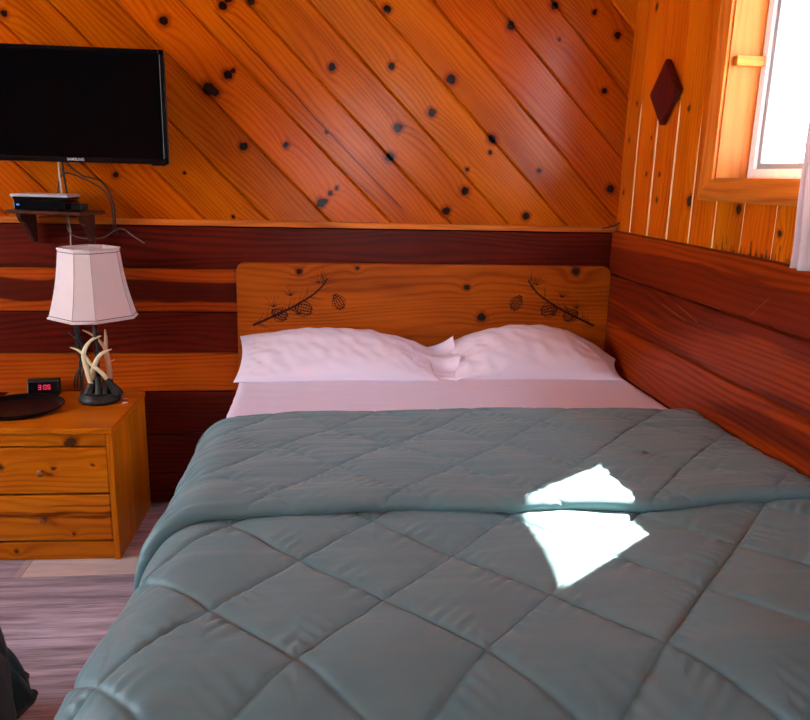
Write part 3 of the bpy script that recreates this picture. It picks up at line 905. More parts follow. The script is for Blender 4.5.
# knots read the object coordinates: keep the mesh in world x
for v in hb.data.vertices: v.co.x -= .765
hb.location = (.765, 0, 0)
def carving(parent, mirror):
    """burnt-in pine bough with three cones"""
    mb = MB()
    rnd = random.Random(5 if mirror else 3)
    fy = HBF - .0006
    def P(px, pz):
        x, z = px, pz
        if mirror: x = -.781 - (px + .781) + .018
        return (x, z)
    def stroke(p, q, w0, w1):
        p, q = P(*p), P(*q)
        dx, dz = q[0] - p[0], q[1] - p[1]
        L = math.hypot(dx, dz) or 1
        nx, nz = -dz / L, dx / L
        a, b, c, d = (p[0] + nx * w0, fy, p[1] + nz * w0), (p[0] - nx * w0, fy, p[1] - nz * w0), (q[0] - nx * w1, fy, q[1] - nz * w1), (q[0] + nx * w1, fy, q[1] + nz * w1)
        bk = [(t[0], HBF + .0008, t[2]) for t in (a, b, c, d)]
        f = [a, b, c, d]
        mb.face(f, carve)
        for i in range(4):
            mb.face([f[i], f[(i + 1) % 4], bk[(i + 1) % 4], bk[i]], carve)
    branch = [(-1.468, .757), (-1.42, .778), (-1.37, .802), (-1.315, .828), (-1.265, .858), (-1.225, .885), (-1.195, .915), (-1.176, .945)]
    for i in range(len(branch) - 1):
        stroke(branch[i], branch[i + 1], .0050 - .0003 * i, .0047 - .0003 * i)
    for i in range(34):      # needles along the bough
        t = rnd.random() * (len(branch) - 1.001)
        k = int(t); f = t - k
        p = (branch[k][0] * (1 - f) + branch[k + 1][0] * f, branch[k][1] * (1 - f) + branch[k + 1][1] * f)
        ang = math.atan2(branch[k + 1][1] - branch[k][1], branch[k + 1][0] - branch[k][0]) + rnd.choice((-1, 1)) * rnd.uniform(.35, 1.0)
        L = rnd.uniform(.030, .060)
        stroke(p, (p[0] + L * math.cos(ang), p[1] + L * math.sin(ang)), .0011, .0004)
    for (cx, cz, n) in ((-1.32, .905, 9), (-1.385, .86, 8), (-1.21, .955, 7), (-1.29, .83, 8)):    # needle sprays
        for k in range(n):
            ang = PI * (.15 + .9 * k / n) + rnd.uniform(-.1, .1)
            L = rnd.uniform(.03, .055)
            stroke((cx, cz - .03), (cx + L * math.cos(ang), cz - .03 + L * math.sin(ang)), .0011, .0004)
    def cone(cx, cz, ang, L, W):
        for r in range(7):
            t = (r + .5) / 7
            w = W * math.sin(PI * (.12 + .80 * t)) * (1 - .25 * t)
            n = 4
            for k in range(n):
                s = (k - (n - 1) / 2) / (n / 2)
                ox, oz = s * w, (t - .5) * L
                ex, ez = s * w * 1.25, oz + L * .11
                c, sn = math.cos(ang), math.sin(ang)
                p = (cx + ox * c - oz * sn, cz + ox * sn + oz * c)
                q = (cx + ex * c - ez * sn, cz + ex * sn + ez * c)
                stroke(p, q, .0038, .0020)
        c, sn = math.cos(ang), math.sin(ang)
        for s in (-1, 1):
            prev = None
            for r in range(9):
                t = r / 8
                w = W * 1.2 * math.sin(PI * (.05 + .9 * t))
                p = (cx + s * w * c - (t - .5) * L * sn, cz + s * w * sn + (t - .5) * L * c)
                if prev: stroke(prev, p, .0013, .0013)
                prev = p
    cone(-1.362, .800, 1.15, .066, .024)
    cone(-1.268, .822, 1.35, .070, .026)
    cone(-1.132, .850, .50, .066, .022)
    o = mb.build('carving', parent, recalc=False)
    return o
carving(hb, False); carving(hb, True)
for x in (-1.40, -.16):
    mb = MB(); mb.box(bx_(x - .03), bx_(x + .03), HBF + .0225, HBF + .0275, 0, .95, darkwood, 2); mb.build('headboard_post', bed)
mb = MB()
for y in (-.07, -2.01):
    mb.box(bx_(-1.48), bx_(-.06), y - .02, y + .02, .14, .18, metal_dark)
for x in (-1.48, -.10):
    mb.box(bx_(x), bx_(x + .04), -1.99, -.09, .14, .18, metal_dark)
mb.build('bed_frame', bed)
for (x, y) in ((-1.46, -.09), (-.08, -.09), (-1.46, -1.99), (-.08, -1.99)):
    mb = MB(); mb.tube([(bx_(x), y, 0), (bx_(x), y, .14)], .018, metal_dark, smooth_n=1); mb.build('leg', bed)
def rounded_slab(name, x0, x1, y0, y1, z0, z1, mat, bev, parent=None, seg=4):
    b = bmesh.new()
    bmesh.ops.create_cube(b, size=1)
    for v in b.verts:
        v.co = Vector(((x0 + x1) / 2 + v.co.x * (x1 - x0), (y0 + y1) / 2 + v.co.y * (y1 - y0), (z0 + z1) / 2 + v.co.z * (z1 - z0)))
    bmesh.ops.bevel(b, geom=b.edges[:], offset=bev, segments=seg, affect='EDGES', profile=.5)
    mb = MB(); mb.merge(b, mat, 0, smooth=True)
    return mb.build(name, parent)
o = rounded_slab('box_spring', -1.475, -.045, -2.01, -.05, .18, .37, mattress_m, .02)
tag(o, 'pale box spring hidden under the mattress of the corner bed', 'box spring')
o = rounded_slab('mattress', -1.478, -.042, -2.02, -.05, .371, .592, mattress_m, .030)
tag(o, 'mattress under the blush sheet of the corner bed', 'mattress')
# fitted sheet
D = Drape(-1.470, -.050, -2.03, .5955, r=.038, flare=-.02, left=True, right=True, foot=False, rr=.034)
a = np.linspace(-1.470 - .30, -.050 + .26, 150); b = np.linspace(-1.02, -.046, 110)
A, B = np.meshgrid(a, b, indexing='ij')
H = .003 + wrinkle(A, B, 13.0, .0012, .003) + .0010 * np.sin(B * 70 + 2 * np.sin(A * 4)) * np.exp(-((A + 1.40) / .12) ** 2)
H = np.maximum(H, .0005)
X, Y, Z = D.at(A, B, H)
o = cloth_mesh('fitted_sheet', X, Y, Z, A, B, sheet_m)
tag(o, 'smooth blush-white fitted sheet stretched between pillows and comforter', 'sheet')

# pillows
def pillow(name, label, L, W, T, loc, tilt, rz, seed, pinch=.05, pe=2.6, pw=.62, tl=.15, tr=.15, dr=.02):
    n, m = 90, 60
    rows_top, rows_bot, uvs = [], [], []
    for i in range(n + 1):
        u = -1 + 2 * i / n
        rt, rb, ru = [], [], []
        for j in range(m + 1):
            v = -1 + 2 * j / m
            x = L / 2 * u * (1 - pinch * (1 - v * v))
            y = W / 2 * v * (1 - pinch * 1.4 * (1 - u * u))
            tap = (tl if u < 0 else tr) * abs(u) ** 2.2
            y = -W / 2 + (y + W / 2) * (1 - tap)
            au, av = (1 - abs(u) ** pe), (1 - abs(v) ** 2.2)
            t = T / 2 * max(0, au) ** pw * max(0, av) ** .55
            w = mnoise.noise(Vector((x * 6 + seed, y * 6, seed))) * .009 + mnoise.noise(Vector((x * 22 + y * 14 + seed, y * 16 - x * 6, seed))) * .0062
            w += .006 * mnoise.noise(Vector((x * 3 + y * 40 + seed, x * 34 * math.copysign(1, u), 1.0))) * abs(u) ** 2
            edge = min(1, (1 - abs(u)) * 8) * min(1, (1 - abs(v)) * 6)
            rt.append((x, y, t * 1.12 + w * edge + .0015))
            rb.append((x, y, -t * .88 + w * .4 * edge - .0015))
            ru.append((x, y))
        rows_top.append(rt); rows_bot.append(rb); uvs.append(ru)
    root = thing(name, label, 'pillow', loc, rz)
    R = Matrix.Rotation(tilt, 4, 'X')
    def tr(rows): return [[tuple(R @ Vector(p)) for p in r] for r in rows]
    mb = MB()
    mb.grid(tr(rows_top), pillow_m, uvs); mb.grid(tr(rows_bot), pillow_m, uvs)
    bmesh.ops.remove_doubles(mb.bm, verts=mb.bm.verts[:], dist=.0001)
    # side band closes the two faces
    T_, B_ = tr(rows_top), tr(rows_bot)
    ring = [(i, 0) for i in range(n)] + [(n, j) for j in range(m)] + [(i, m) for i in range(n, 0, -1)] + [(0, j) for j in range(m, 0, -1)]
    mb.grid([[T_[i][j], B_[i][j]] for (i, j) in ring], pillow_m, [[uvs[i][j], (uvs[i][j][0], uvs[i][j][1] + .004)] for (i, j) in ring], wrap_u=True)
    bmesh.ops.remove_doubles(mb.bm, verts=mb.bm.verts[:], dist=.0003)
    mb.build('cushion', root)
    # stitched hem along the front edge
    mb = MB()
    pts = [tuple(R @ Vector((L / 2 * u * (1 - pinch * (1 - .64)), W / 2 * .80 * -1 * (1 - pinch * 1.4 * (1 - u * u)), 0))) for u in [-.9 + 1.8 * k / 20 for k in range(21)]]
    mb.bm.free()
    return root, R
pl, R = pillow('pillow', 'left blush pillow with the crumpled open case end', .76, .325, .126, (-1.140, -.157, .662), math.radians(23), math.radians(0), 2.0, pe=2.3, pw=.7, tl=.10, tr=.40)
# loose open end of its pillowcase
mb = MB()
rows, uvs = [], []
nn, mm = 40, 26
for i in range(nn + 1):
    s = i / nn
    row, ru = [], []
    for j in range(mm * 2 + 1):
        c = j / (mm * 2) * 2 * PI
        v = math.cos(c)
        hw = .100 + .030 * s
        th = (.060 * (1 - s) ** 1.5 + .010)
        x = .285 + .185 * s + .012 * math.sin(v * 5 + 1) * s
        y = hw * v - .035
        z = -.012 + th * math.sin(c) * (1 - .3 * abs(v)) + .018 * s * math.sin(v * 7.0 + 2.2 * s) + .008 * math.sin(v * 15 + 4 * s) * s + .034 * s * s * (.6 + .4 * v) - .022 * math.sin(PI * s)
        row.append(tuple(R @ Vector((x, y, z)))); ru.append((x, y))
    rows.append(row); uvs.append(ru)
mb.grid(rows, pillow_m, uvs)
mb.build('pillowcase_end', pl)
pillow('pillow', 'right blush pillow in the corner, plump and creased, beside the cedar wall', .67, .33, .160, (-.367, -.152, .664), math.radians(25), math.radians(-1.5), 9.0, pinch=.06, pe=2.2, pw=.80, tl=.30, tr=.60)

# the second bed, only its foot end near the frame
bed2 = thing('bed', 'second bed at lower left, hidden under its shade-darkened comforter corner', 'bed', (-3.2, -2.07, 0))
mb = MB(); mb.box(-.95, .85, -.50, .48, .14, .20, metal_dark); mb.build('bed_frame', bed2)
for sx_ in (-.88, .78):
    for sy_ in (-.42, .42):
        mb = MB(); mb.tube([(sx_, sy_, 0), (sx_, sy_, .14)], .02, metal_dark, smooth_n=1); mb.build('leg', bed2)
o = rounded_slab('mattress', -4.15, -2.14, -2.62, -1.44, .205, .565, mattress_m, .05)
tag(o, 'mattress under the second comforter at lower left', 'mattress')

# ---------------------------------------------------------------- nightstand
NX, NY0, NY1, NZ = -2.155, -.478, -.035, .492
ns = thing('nightstand', 'honey pine nightstand with two drawers left of the bed', 'nightstand', (NX, (NY0 + NY1) / 2, 0), math.radians(-1.8))
def L(y): return y - (NY0 + NY1) / 2
hw = .252
def part(name, *box, mat=pine_stand, grain=0, bevel=.003, tone=None, parent=ns):
    mb = MB(); mb.box(*box, mat, grain, bevel, tone)
    return mb.build(name, parent)
# top of glued boards, side panels of glued upright strips
mb = MB()
ys = [NY0 - .006, -.40, -.315, -.22, -.13, NY1]
mb.box(-hw - .004, hw + .004, L(NY0 - .006), L(NY1), NZ - .022, NZ, pine_stand, 0, .004, (.6, .5, .25))
mb.build('top', ns)
for sx in (-1, 1):
    mb = MB()
    yy = [NY0 + .001, -.43, -.372, -.315, -.262, -.205, -.15, -.092, NY1 - .003]
    x0, x1 = (hw - .02, hw) if sx > 0 else (-hw, -hw + .02)
    for k in range(len(yy) - 1):
        mb.box(x0, x1, L(yy[k]), L(yy[k + 1]) - .0004, 0, NZ - .0222, pine_stand, 2, .0012, (random.uniform(.1, .95), random.random(), random.uniform(.2, .55)))
    mb.build('side_panel', ns)
part('back_panel', -hw + .0205, hw - .0205, L(NY1 - .012), L(NY1 - .003), .01, NZ - .0225, mat=pine_stand)
fx = hw - .0212
fy0, fy1 = L(NY0 + .004), L(NY0 + .022)
part('front_rail', -fx, fx, fy0, fy1, .424, NZ - .0225, tone=(.4, .5, .46))
part('plinth', -fx, fx, fy0 + .002, fy1, .002, .068, tone=(.4, .5, .4))
for (z0, z1, tone, kx, kz) in ((.252, .418, (.7, .5, .34), .012, .333), (.076, .245, (.55, .5, .34), .006, .158)):
    d = part('drawer', -fx + .001, fx - .001, fy0 - .001, fy1 - .002, z0, z1, tone=tone, bevel=.004)
    mb = MB()
    prof = [(.0, 0), (.007, 0), (.006, .006), (.0095, .011), (.0125, .016), (.0115, .021), (.006, .0245), (.0, .025)]
    P = [[(kx + r * math.cos(2 * PI * k / 20), fy0 - .0012 - h, kz + r * math.sin(2 * PI * k / 20)) for k in range(20)] for r, h in prof]
    mb.grid(P, knob_m, wrap_v=True)
    mb.build('knob', d)

# ---------------------------------------------------------------- things on the nightstand
LX, LY = -2.030, -.172
lamp = thing('table_lamp', 'antler table lamp with pink panelled shade on the nightstand', 'lamp', (LX, LY, NZ))
mb = MB()
prof = [(0, 0), (.066, 0), (.072, .004), (.074, .012), (.072, .020), (.066, .026), (.068, .030), (.064, .037), (.045, .041), (0, .042)]
mb.lathe(prof, bronze, 64)
for v in mb.bm.verts:      # twisted-twig rim
    r = math.hypot(v.co.x, v.co.y)
    if r > .06:
        a = math.atan2(v.co.y, v.co.x)
        f = 1 + .045 * math.sin(a * 26 + v.co.z * 260)
        v.co.x *= f; v.co.y *= f
mb.build('base', lamp)
def lp(px, py, dy=0.0):
    """crop pixel of the photo study -> offset in the lamp's own upright plane"""
    return ((px - 282) * .000507, dy, (590 - py) * .000520)
antlers = [
 ([(238, 470, -.015), (228, 380, -.025), (214, 300, -.028), (206, 235, -.025), (222, 180, -.015), (262, 135, -.005), (322, 110, .004)], [.010, .0095, .009, .0085, .0075, .0055, .002], antler_m),
 ([(345, 470, .022), (350, 380, .022), (346, 290, .02), (340, 220, .016), (348, 140, .012), (350, 66, .008)], [.010, .0105, .010, .0085, .0065, .002], antler_t),
 ([(238, 450, .0), (252, 370, -.02), (285, 300, -.034), (320, 240, -.038), (360, 208, -.036), (408, 193, -.03)], [.009, .0095, .0090, .0075, .0055, .002], antler_m),
 ([(356, 440, -.01), (338, 385, -.026), (300, 335, -.036), (250, 295, -.03), (215, 245, -.025), (165, 205, -.018), (108, 188, -.010)], [.007, .008, .0075, .0065, .0055, .0045, .0016], antler_m),
 ([(352, 260, .02), (318, 190, .028), (280, 145, .034), (230, 108, .036), (172, 82, .04)], [.007, .0065, .0055, .0045, .0016], antler_t),
 ([(345, 345, .024), (362, 312, .024), (396, 292, .022)], [.005, .004, .0014], antler_t)]
for pts, rad, m in antlers:
    mb = MB(); mb.tube([lp(*p) for p in pts], rad, m, seg=12, smooth_n=7); mb.build('antler', lamp)
mb = MB()      # dark burrs and roots gripping the base
for (p, q, r0, r1) in (((236, 425, -.015), (200, 545, -.030), .010, .014), ((246, 430, .0), (240, 548, -.045), .010, .012), ((346, 440, .022), (345, 545, .03), .012, .014),
                       ((350, 420, -.015), (405, 540, -.02), .010, .016), ((282, 400, -.02), (292, 548, -.046), .008, .012), ((330, 430, -.01), (330, 546, -.038), .009, .012), ((380, 470, .0), (425, 546, .01), .010, .014)):
    a, b = lp(*p), lp(*q)
    mid = tuple((a[i] + b[i]) / 2 + (.004 if i == 0 else 0) for i in range(3))
    mb.tube([a, mid, b], [r0, (r0 + r1) / 2, r1], bronze, seg=10)
mb.build('root', lamp)
mb = MB(); mb.tube([(0, .004, .03), (0, .004, .385)], .0085, bronze, smooth_n=1); mb.build('pole', lamp)
# panelled shade: square with cut corners, slightly belled
SH0, SH1 = .324, .572
rot = math.radians(48)
def ring_at(t, inset=0.0):
    w = .151 + (.104 - .151) * t; c = .079 + (.052 - .079) * t
    bell = 1 - .055 * math.sin(PI * t)
    ap = (w + 2 * c / math.sqrt(2)) / 2 * bell - inset
    h = w / 2 * bell
    pts = []
    for k in range(4):
        for s in (-1, 1):
            x, y = ap, s * h
            a = rot - PI / 2 + k * PI / 2
            pts.append((x * math.cos(a) - y * math.sin(a), x * math.sin(a) + y * math.cos(a)))
    return pts
shade = None
mb = MB()
nz = 14
for f in range(8):
    rows, uvs = [], []
    for i in range(nz + 1):
        t = i / nz
        R_ = ring_at(t)
        p, q = R_[f], R_[(f + 1) % 8]
        z = SH0 + (SH1 - SH0) * t
        rows.append([(p[0], p[1], z), ((p[0] + q[0]) / 2, (p[1] + q[1]) / 2, z), (q[0], q[1], z)])
        uvs.append([(f * .3, t * .26), (f * .3 + .05, t * .26), (f * .3 + .1, t * .26)])
    mb.grid(rows, shade_m, uvs, smooth=False)
bmesh.ops.remove_doubles(mb.bm, verts=mb.bm.verts[:], dist=.0002)
shade = mb.build('lamp_shade', lamp)
sm = shade.modifiers.new('cloth', 'SOLIDIFY'); sm.thickness = .0016; sm.offset = -1
mb = MB()
for (t, r) in ((.035, .0013), (.955, .0013)):
    R_ = ring_at(t, -.0008); z = SH0 + (SH1 - SH0) * t
    for f in range(8):
        p, q = R_[f], R_[(f + 1) % 8]
        mb.tube([(p[0], p[1], z), (q[0], q[1], z)], r, shade_trim, seg=6, smooth_n=1)
for f in range(8):      # seam piping down each corner
    pts = []
    for i in range(9):
        t = .035 + .92 * i / 8
        p = ring_at(t, -.0004)[f]
        pts.append((p[0], p[1], SH0 + (SH1 - SH0) * t))
    mb.tube(pts, .0006, shade_trim, seg=5, smooth_n=2)
mb.build('piping', shade)
for (t, z) in ((0.0, SH0), (1.0, SH1)):
    mb = MB()
    R_ = ring_at(t, -.001)
    for f in range(8):
        p, q = R_[f], R_[(f + 1) % 8]
        mb.tube([(p[0], p[1], z), (q[0], q[1], z)], .0035, shade_m, seg=8, smooth_n=1)
    mb.build('shade_hem', shade)
mb = MB()
for k in range(3):
    a = 2 * PI * k / 3 + .5
    p = ring_at(1.0)[int(k * 8 / 3)]
    mb.tube([(0, .004, SH1 - .045), (p[0] * .5, p[1] * .5, SH1 - .03), (p[0] * .97, p[1] * .97, SH1 - .004)], .0016, brass, seg=6)
mb.build('shade_spider', lamp)
mb = MB(); mb.lathe([(0, .385), (.014, .385), (.015, .43), (.012, .435), (0, .436)], brass, 24, c=(0, .004)); mb.build('socket', lamp)
mb = MB(); mb.lathe([(0, .434), (.012, .436), (.014, .447), (.029, .475), (.030, .49), (.020, .512), (0, .518)], bulb_m, 24, c=(0, .004)); mb.build('bulb', lamp)

# black round tray
t_ = thing('serving_tray', 'round black lacquered tray on the nightstand front corner', 'tray', (-2.285, -.268, NZ))
mb = MB()
mb.lathe([(0, .002), (.112, .002), (.118, .004), (.131, .018), (.1345, .0185), (.135, .0165), (.122, .001), (.114, 0), (0, 0)], tray_m, 72, sx=1.13, sy=1.08)
mb.build('tray_body', t_)

# alarm clock
ck = thing('alarm_clock', 'small black digital alarm clock with red digits behind the tray', 'clock', (-2.262, -.070, NZ), math.radians(9))
mb = MB()
mb.prism([(-.030, 0), (.030, 0), (.018, .056), (.014, .060), (-.004, .060), (-.012, .055)], 0, -.057, .057, black_matte, bevel=.004)
mb.build('body', ck)
def slope_pt(u, w):      # on the sloping face: u across, w up the face
    y0, z0, y1, z1 = -.030, 0, -.012, .055
    return (u, y0 + (y1 - y0) * w - .0020, z0 + (z1 - z0) * w)
mb = MB()
q = [slope_pt(-.052, .12), slope_pt(.052, .12), slope_pt(.052, .92), slope_pt(-.052, .92)]
q2 = [(p[0], p[1] + .0012, p[2]) for p in q]
mb.face(q, black_gloss)
for i in range(4): mb.face([q[i], q[(i + 1) % 4], q2[(i + 1) % 4], q2[i]], black_gloss)
mb.build('display_window', ck)
SEG = {'3': 'abgcd', '0': 'abcdef', '5': 'afgcd'}
mb = MB()
def segbox(u0, u1, w0, w1):
    q = [slope_pt(u0, w0), slope_pt(u1, w0), slope_pt(u1, w1), slope_pt(u0, w1)]
    q = [(p[0], p[1] - .0006, p[2]) for p in q]
    mb.face(q, digit_red)
def digit(ch, u):
    w, b, mdl, t = .0108, .42, .58, .74
    th, tw = .055, .0026
    for s in SEG[ch]:
        if s == 'a': segbox(u, u + w, t - th, t)
        if s == 'g': segbox(u, u + w, mdl - th / 2, mdl + th / 2)
        if s == 'd': segbox(u, u + w, b, b + th)
        if s == 'f': segbox(u, u + tw, mdl, t)
        if s == 'b': segbox(u + w - tw, u + w, mdl, t)
        if s == 'e': segbox(u, u + tw, b, mdl)
        if s == 'c': segbox(u + w - tw, u + w, b, mdl)
digit('3', -.018)
segbox(-.0048, -.0026, .48, .53); segbox(-.0048, -.0026, .63, .68)
digit('0', .001); digit('5', .0145)
mb.build('digits', ck, recalc=False)

# two scraps of paper beside the lamp
for i, (x, y, r, s) in enumerate(((-1.945, -.155, .5, .018), (-1.932, -.205, .35, .022))):
    o = thing('paper_scrap', ['little white paper scrap behind the other, right of the lamp base', 'little white paper scrap nearest the nightstand edge, right of the lamp base'][i], 'paper', (x, y, NZ + .0004), r)
    mb = MB()
    rows = [[(s * (a - .5), s * .6 * (b - .5) * (1 + .2 * a), .0006 + .0025 * math.sin(a * 2 + b)) for b in (0, .5, 1)] for a in (0, .33, .66, 1)]
    mb.grid(rows, paper)
    q = mb.build('sheet', o); md = q.modifiers.new('t', 'SOLIDIFY'); md.thickness = .0004

# ---------------------------------------------------------------- television, shelf and boxes
TVY = -.165
tv = thing('television', 'black flat-screen television on the diagonal pine wall', 'television', (-2.063, TVY, 1.551), math.radians(0))
TW, TH = .325, .190
mb = MB()
mb.box(-TW, TW, .004, .030, -TH, TH, black_matte, 0, .004)
mb.box(-TW * .75, TW * .75, .030, .052, -TH * .75, TH * .6, black_matte, 0, .010)
mb.build('housing', tv)
mb = MB()
bz_ = .014
for (x0, x1, z0, z1) in ((-TW, TW, TH - bz_, TH), (-TW, TW, -TH, -TH + bz_ + .004), (-TW, -TW + bz_, -TH + bz_ + .004, TH - bz_), (TW - bz_, TW, -TH + bz_ + .004, TH - bz_)):
    mb.box(x0, x1, -.004, .004, z0, z1, black_gloss, 0, .0015)
mb.build('bezel', tv)
mb = MB(); mb.box(-TW + bz_, TW - bz_, -.001, .0038, -TH + bz_ + .004, TH - bz_, screen_m); mb.build('screen', tv)
mb = MB(); mb.box(TW - .06, TW - .012, .006, .020, -TH - .005, -TH + .002, black_gloss, 0, .001); mb.build('sensor_bar', tv)
cu = bpy.data.curves.new('lettering', 'FONT'); cu.body = 'SAMSUNG'; cu.size = .0125; cu.align_x = 'CENTER'; cu.align_y = 'CENTER'; cu.extrude = .0003; cu.offset = .0003
to = bpy.data.objects.new('lettering_source', cu); COL.objects.link(to)
dg = bpy.context.evaluated_depsgraph_get()
me = bpy.data.meshes.new_from_object(to.evaluated_get(dg))
bpy.data.objects.remove(to); bpy.data.curves.remove(cu)
me.name = 'maker_lettering'; me.materials.clear(); me.materials.append(letter_m)
lo = bpy.data.objects.new('maker_lettering', me); link(lo, tv)
lo.rotation_euler = (PI / 2, 0, 0); lo.location = (.012, -.0045, -TH + .0095)
mb = MB()
mb.box(-.06, .06, .140, .152, -.08, .08, metal_dark); mb.box(-.025, .025, .052, .141, -.02, .02, metal_dark); mb.box(-.09, .09, .0515, .058, -.09, .09, metal_dark)
mb.build('wall_mount', tv)

SZ = 1.192
sh = thing('wall_shelf', 'small dark bracket shelf under the television', 'shelf', (-2.150, -.0285, SZ), 0)
# plank with its left end a touch high
mb = MB()
mb.prism([(-.140, -.166), (.112, -.166), (.150, -.002), (-.140, -.002)], 2, -.012, 0, darkwood, 0, .003)
mb.build('shelf_board', sh)
for x in (-.112, .096):
    mb = MB()
    prof = [(-.002, -.0122), (-.150, -.0122), (-.148, -.026), (-.128, -.042), (-.100, -.052), (-.080, -.070), (-.058, -.098), (-.036, -.112), (-.030, -.122), (-.004, -.124)]
    mb.prism(prof, 0, x, x + .016, darkwood, 1, .002)
    mb.build('bracket', sh)
sh.rotation_euler = (0, math.radians(.9), math.radians(-1.5))
bxo = thing('cable_box', 'black set-top box with a blue light on the bracket shelf', 'box', (-2.178, -.110, SZ + .0005), math.radians(-3))
mb = MB(); mb.box(-.088, .088, -.075, .07, .004, .034, black_gloss, 0, .004); mb.build('housing', bxo)
mb = MB(); mb.box(-.076, -.067, -.0760, -.0748, .018, .023, led_blue); mb.build('indicator_light', bxo)
for x in (-.072, .07):
    for y in (-.06, .05):
        mb = MB(); mb.box(x - .008, x + .008, y - .008, y + .008, 0.0015, .0045, black_matte); mb.build('foot', bxo)
ad = thing('power_adapter', 'small black plug box at the right end of the bracket shelf', 'adapter', (-2.066, -.120, SZ - .0015), math.radians(-3))
mb = MB(); mb.box(-.018, .022, -.035, .03, .003, .026, black_matte, 0, .004); mb.build('housing', ad)
rt = thing('router', 'slim black box with a silver rim stacked on the set-top box', 'box', (-2.178, -.118, SZ + .0352), math.radians(-2))
mb = MB(); mb.prism(rrect(-.090, .094, 0, .017, .008), 1, -.066, .06, black_gloss, 0, .002); mb.build('housing', rt)
mb = MB()
mb.prism(rrect(-.096, .100, .013, .023, .005), 1, -.070, .062, silver, 0, .002)
mb.build('rim', rt)

def cord(name, label, pts, r, mat, cat='cable', smooth_n=8):
    mb = MB(); mb.tube(pts, r, mat, seg=8, smooth_n=smooth_n)
    o = mb.build(name); tag(o, label, cat)
    return o
cord('cable', 'pale cord hanging straight from the television to the boxes', [(-2.130, -.10, 1.40), (-2.134, -.095, 1.33), (-2.133, -.09, 1.27), (-2.136, -.075, 1.205)], .0030, wire_white)
cord('cable', 'thick black cord beside the pale cord under the television', [(-2.118, -.095, 1.41), (-2.123, -.085, 1.345), (-2.120, -.08, 1.28), (-2.122, -.055, 1.21)], .0040, wire_black)
cord('cable', 'upper black cable curving from the television to the shelf end', [(-2.120, -.10, 1.40), (-2.100, -.09, 1.352), (-2.060, -.07, 1.315), (-2.010, -.055, 1.300), (-1.985, -.045, 1.270), (-1.968, -.036, 1.215), (-1.966, -.034, 1.15), (-1.962, -.035, 1.10)], .0030, wire_black)
cord('cable', 'lower black cable looping from the boxes round the shelf end', [(-2.16, -.045, 1.226), (-2.155, -.06, 1.262), (-2.140, -.075, 1.300), (-2.120, -.08, 1.322), (-2.090, -.075, 1.318), (-2.040, -.065, 1.295), (-1.995, -.05, 1.262), (-1.974, -.042, 1.215), (-1.972, -.040, 1.12)], .0028, wire_black)
cord('cable', 'grey cable drooping in a loop beneath the bracket shelf', [(-2.130, -.05, 1.175), (-2.134, -.055, 1.135), (-2.118, -.055, 1.100), (-2.07, -.05, 1.087), (-2.01, -.045, 1.092), (-1.968, -.035, 1.118), (-1.940, -.030, 1.122), (-1.905, -.025, 1.095), (-1.868, -.020, 1.070)], .0022, wire_grey)
cord('cable', 'thin pale cable dropping from the shelf behind the lamp shade', [(-2.136, -.045, 1.18), (-2.128, -.04, 1.12), (-2.132, -.035, 1.06), (-2.130, -.022, .99), (-2.118, -.020, .90), (-2.118, -.022, .80)], .0026, wire_white)
# black cords bundled against the cedar boards, behind the lamp
bun = thing('cable_bundle', 'bundle of black cords hanging on cedar boards behind the lamp', 'cord', (-2.140, -.024, .49))
for k, (x0, x1, x2, x3) in enumerate(((-.004, .002, .006, -.020), (.004, -.004, .016, .002), (.0, .010, -.006, .010), (.006, .004, .020, -.008))):
    mb = MB()
    mb.tube([(x0, .004, .41 - .02 * k), (x0 - .004, .002, .34), (x1, -.004 - .002 * k, .25), (x2, -.006, .17), (x1 + .006, -.004, .11), (x3, -.002 - .003 * k, .055), (x3 - .004, -.004, .010)], .0034, wire_black, seg=8)
    mb.build('strand', bun)
mb = MB(); mb.tube([(-.010, -.008, .215), (.008, -.014, .218), (.022, -.006, .214)], .0042, wire_black); mb.tube([(-.030, -.004, .235), (-.012, -.010, .222), (.006, -.012, .212)], .003, wire_black); mb.build('tie', bun)
# stub of cable in the corner
cord('cable', 'short black cable end poking along the pine corner above the cedar', [(-.075, -.034, 1.156), (-.05, -.036, 1.160), (-.026, -.038, 1.168), (-.006, -.040, 1.180)], .0032, wire_black)

# ---------------------------------------------------------------- right wall things
pq = thing('wall_plaque', 'dark oxblood wooden diamond on the upright pine planks', 'wall ornament', (-.012, -.376, 1.643))
mb = MB()
hy, hz, dp = .108, .108, .022
outer = [(0, -hz), (hy, 0), (0, hz), (-hy, 0)]
inner = [(a * .93, b * .93) for a, b in outer]
for k in range(4):
    j = (k + 1) % 4
    for (A, xa, B, xb) in ((outer, 0, outer, -dp + .004), (outer, -dp + .004, inner, -dp)):
        pts = [(xa, A[k][0], A[k][1]), (xa, A[j][0], A[j][1]), (xb, B[j][0], B[j][1]), (xb, B[k][0], B[k][1])]
        mb.face(pts, redwood, [(p[2], p[1] + p[0]) for p in pts])
pts = [(-dp, a, b) for a, b in inner]; mb.face(pts, redwood, [(p[2], p[1]) for p in pts])
pts = [(0, a, b) for a, b in outer]; mb.face(pts, redwood, [(p[2], p[1]) for p in pts])
mb.build('diamond', pq)
o = thing('wood_block', 'little pine stop block fixed to the side of the window recess', 'block', (.040, WY1 - .0015, 1.693))
mb = MB(); mb.box(-.040, .047, -.020, 0, -.014, .014, casing, 0, .002, (.4, .5, .5)); mb.build('block', o)

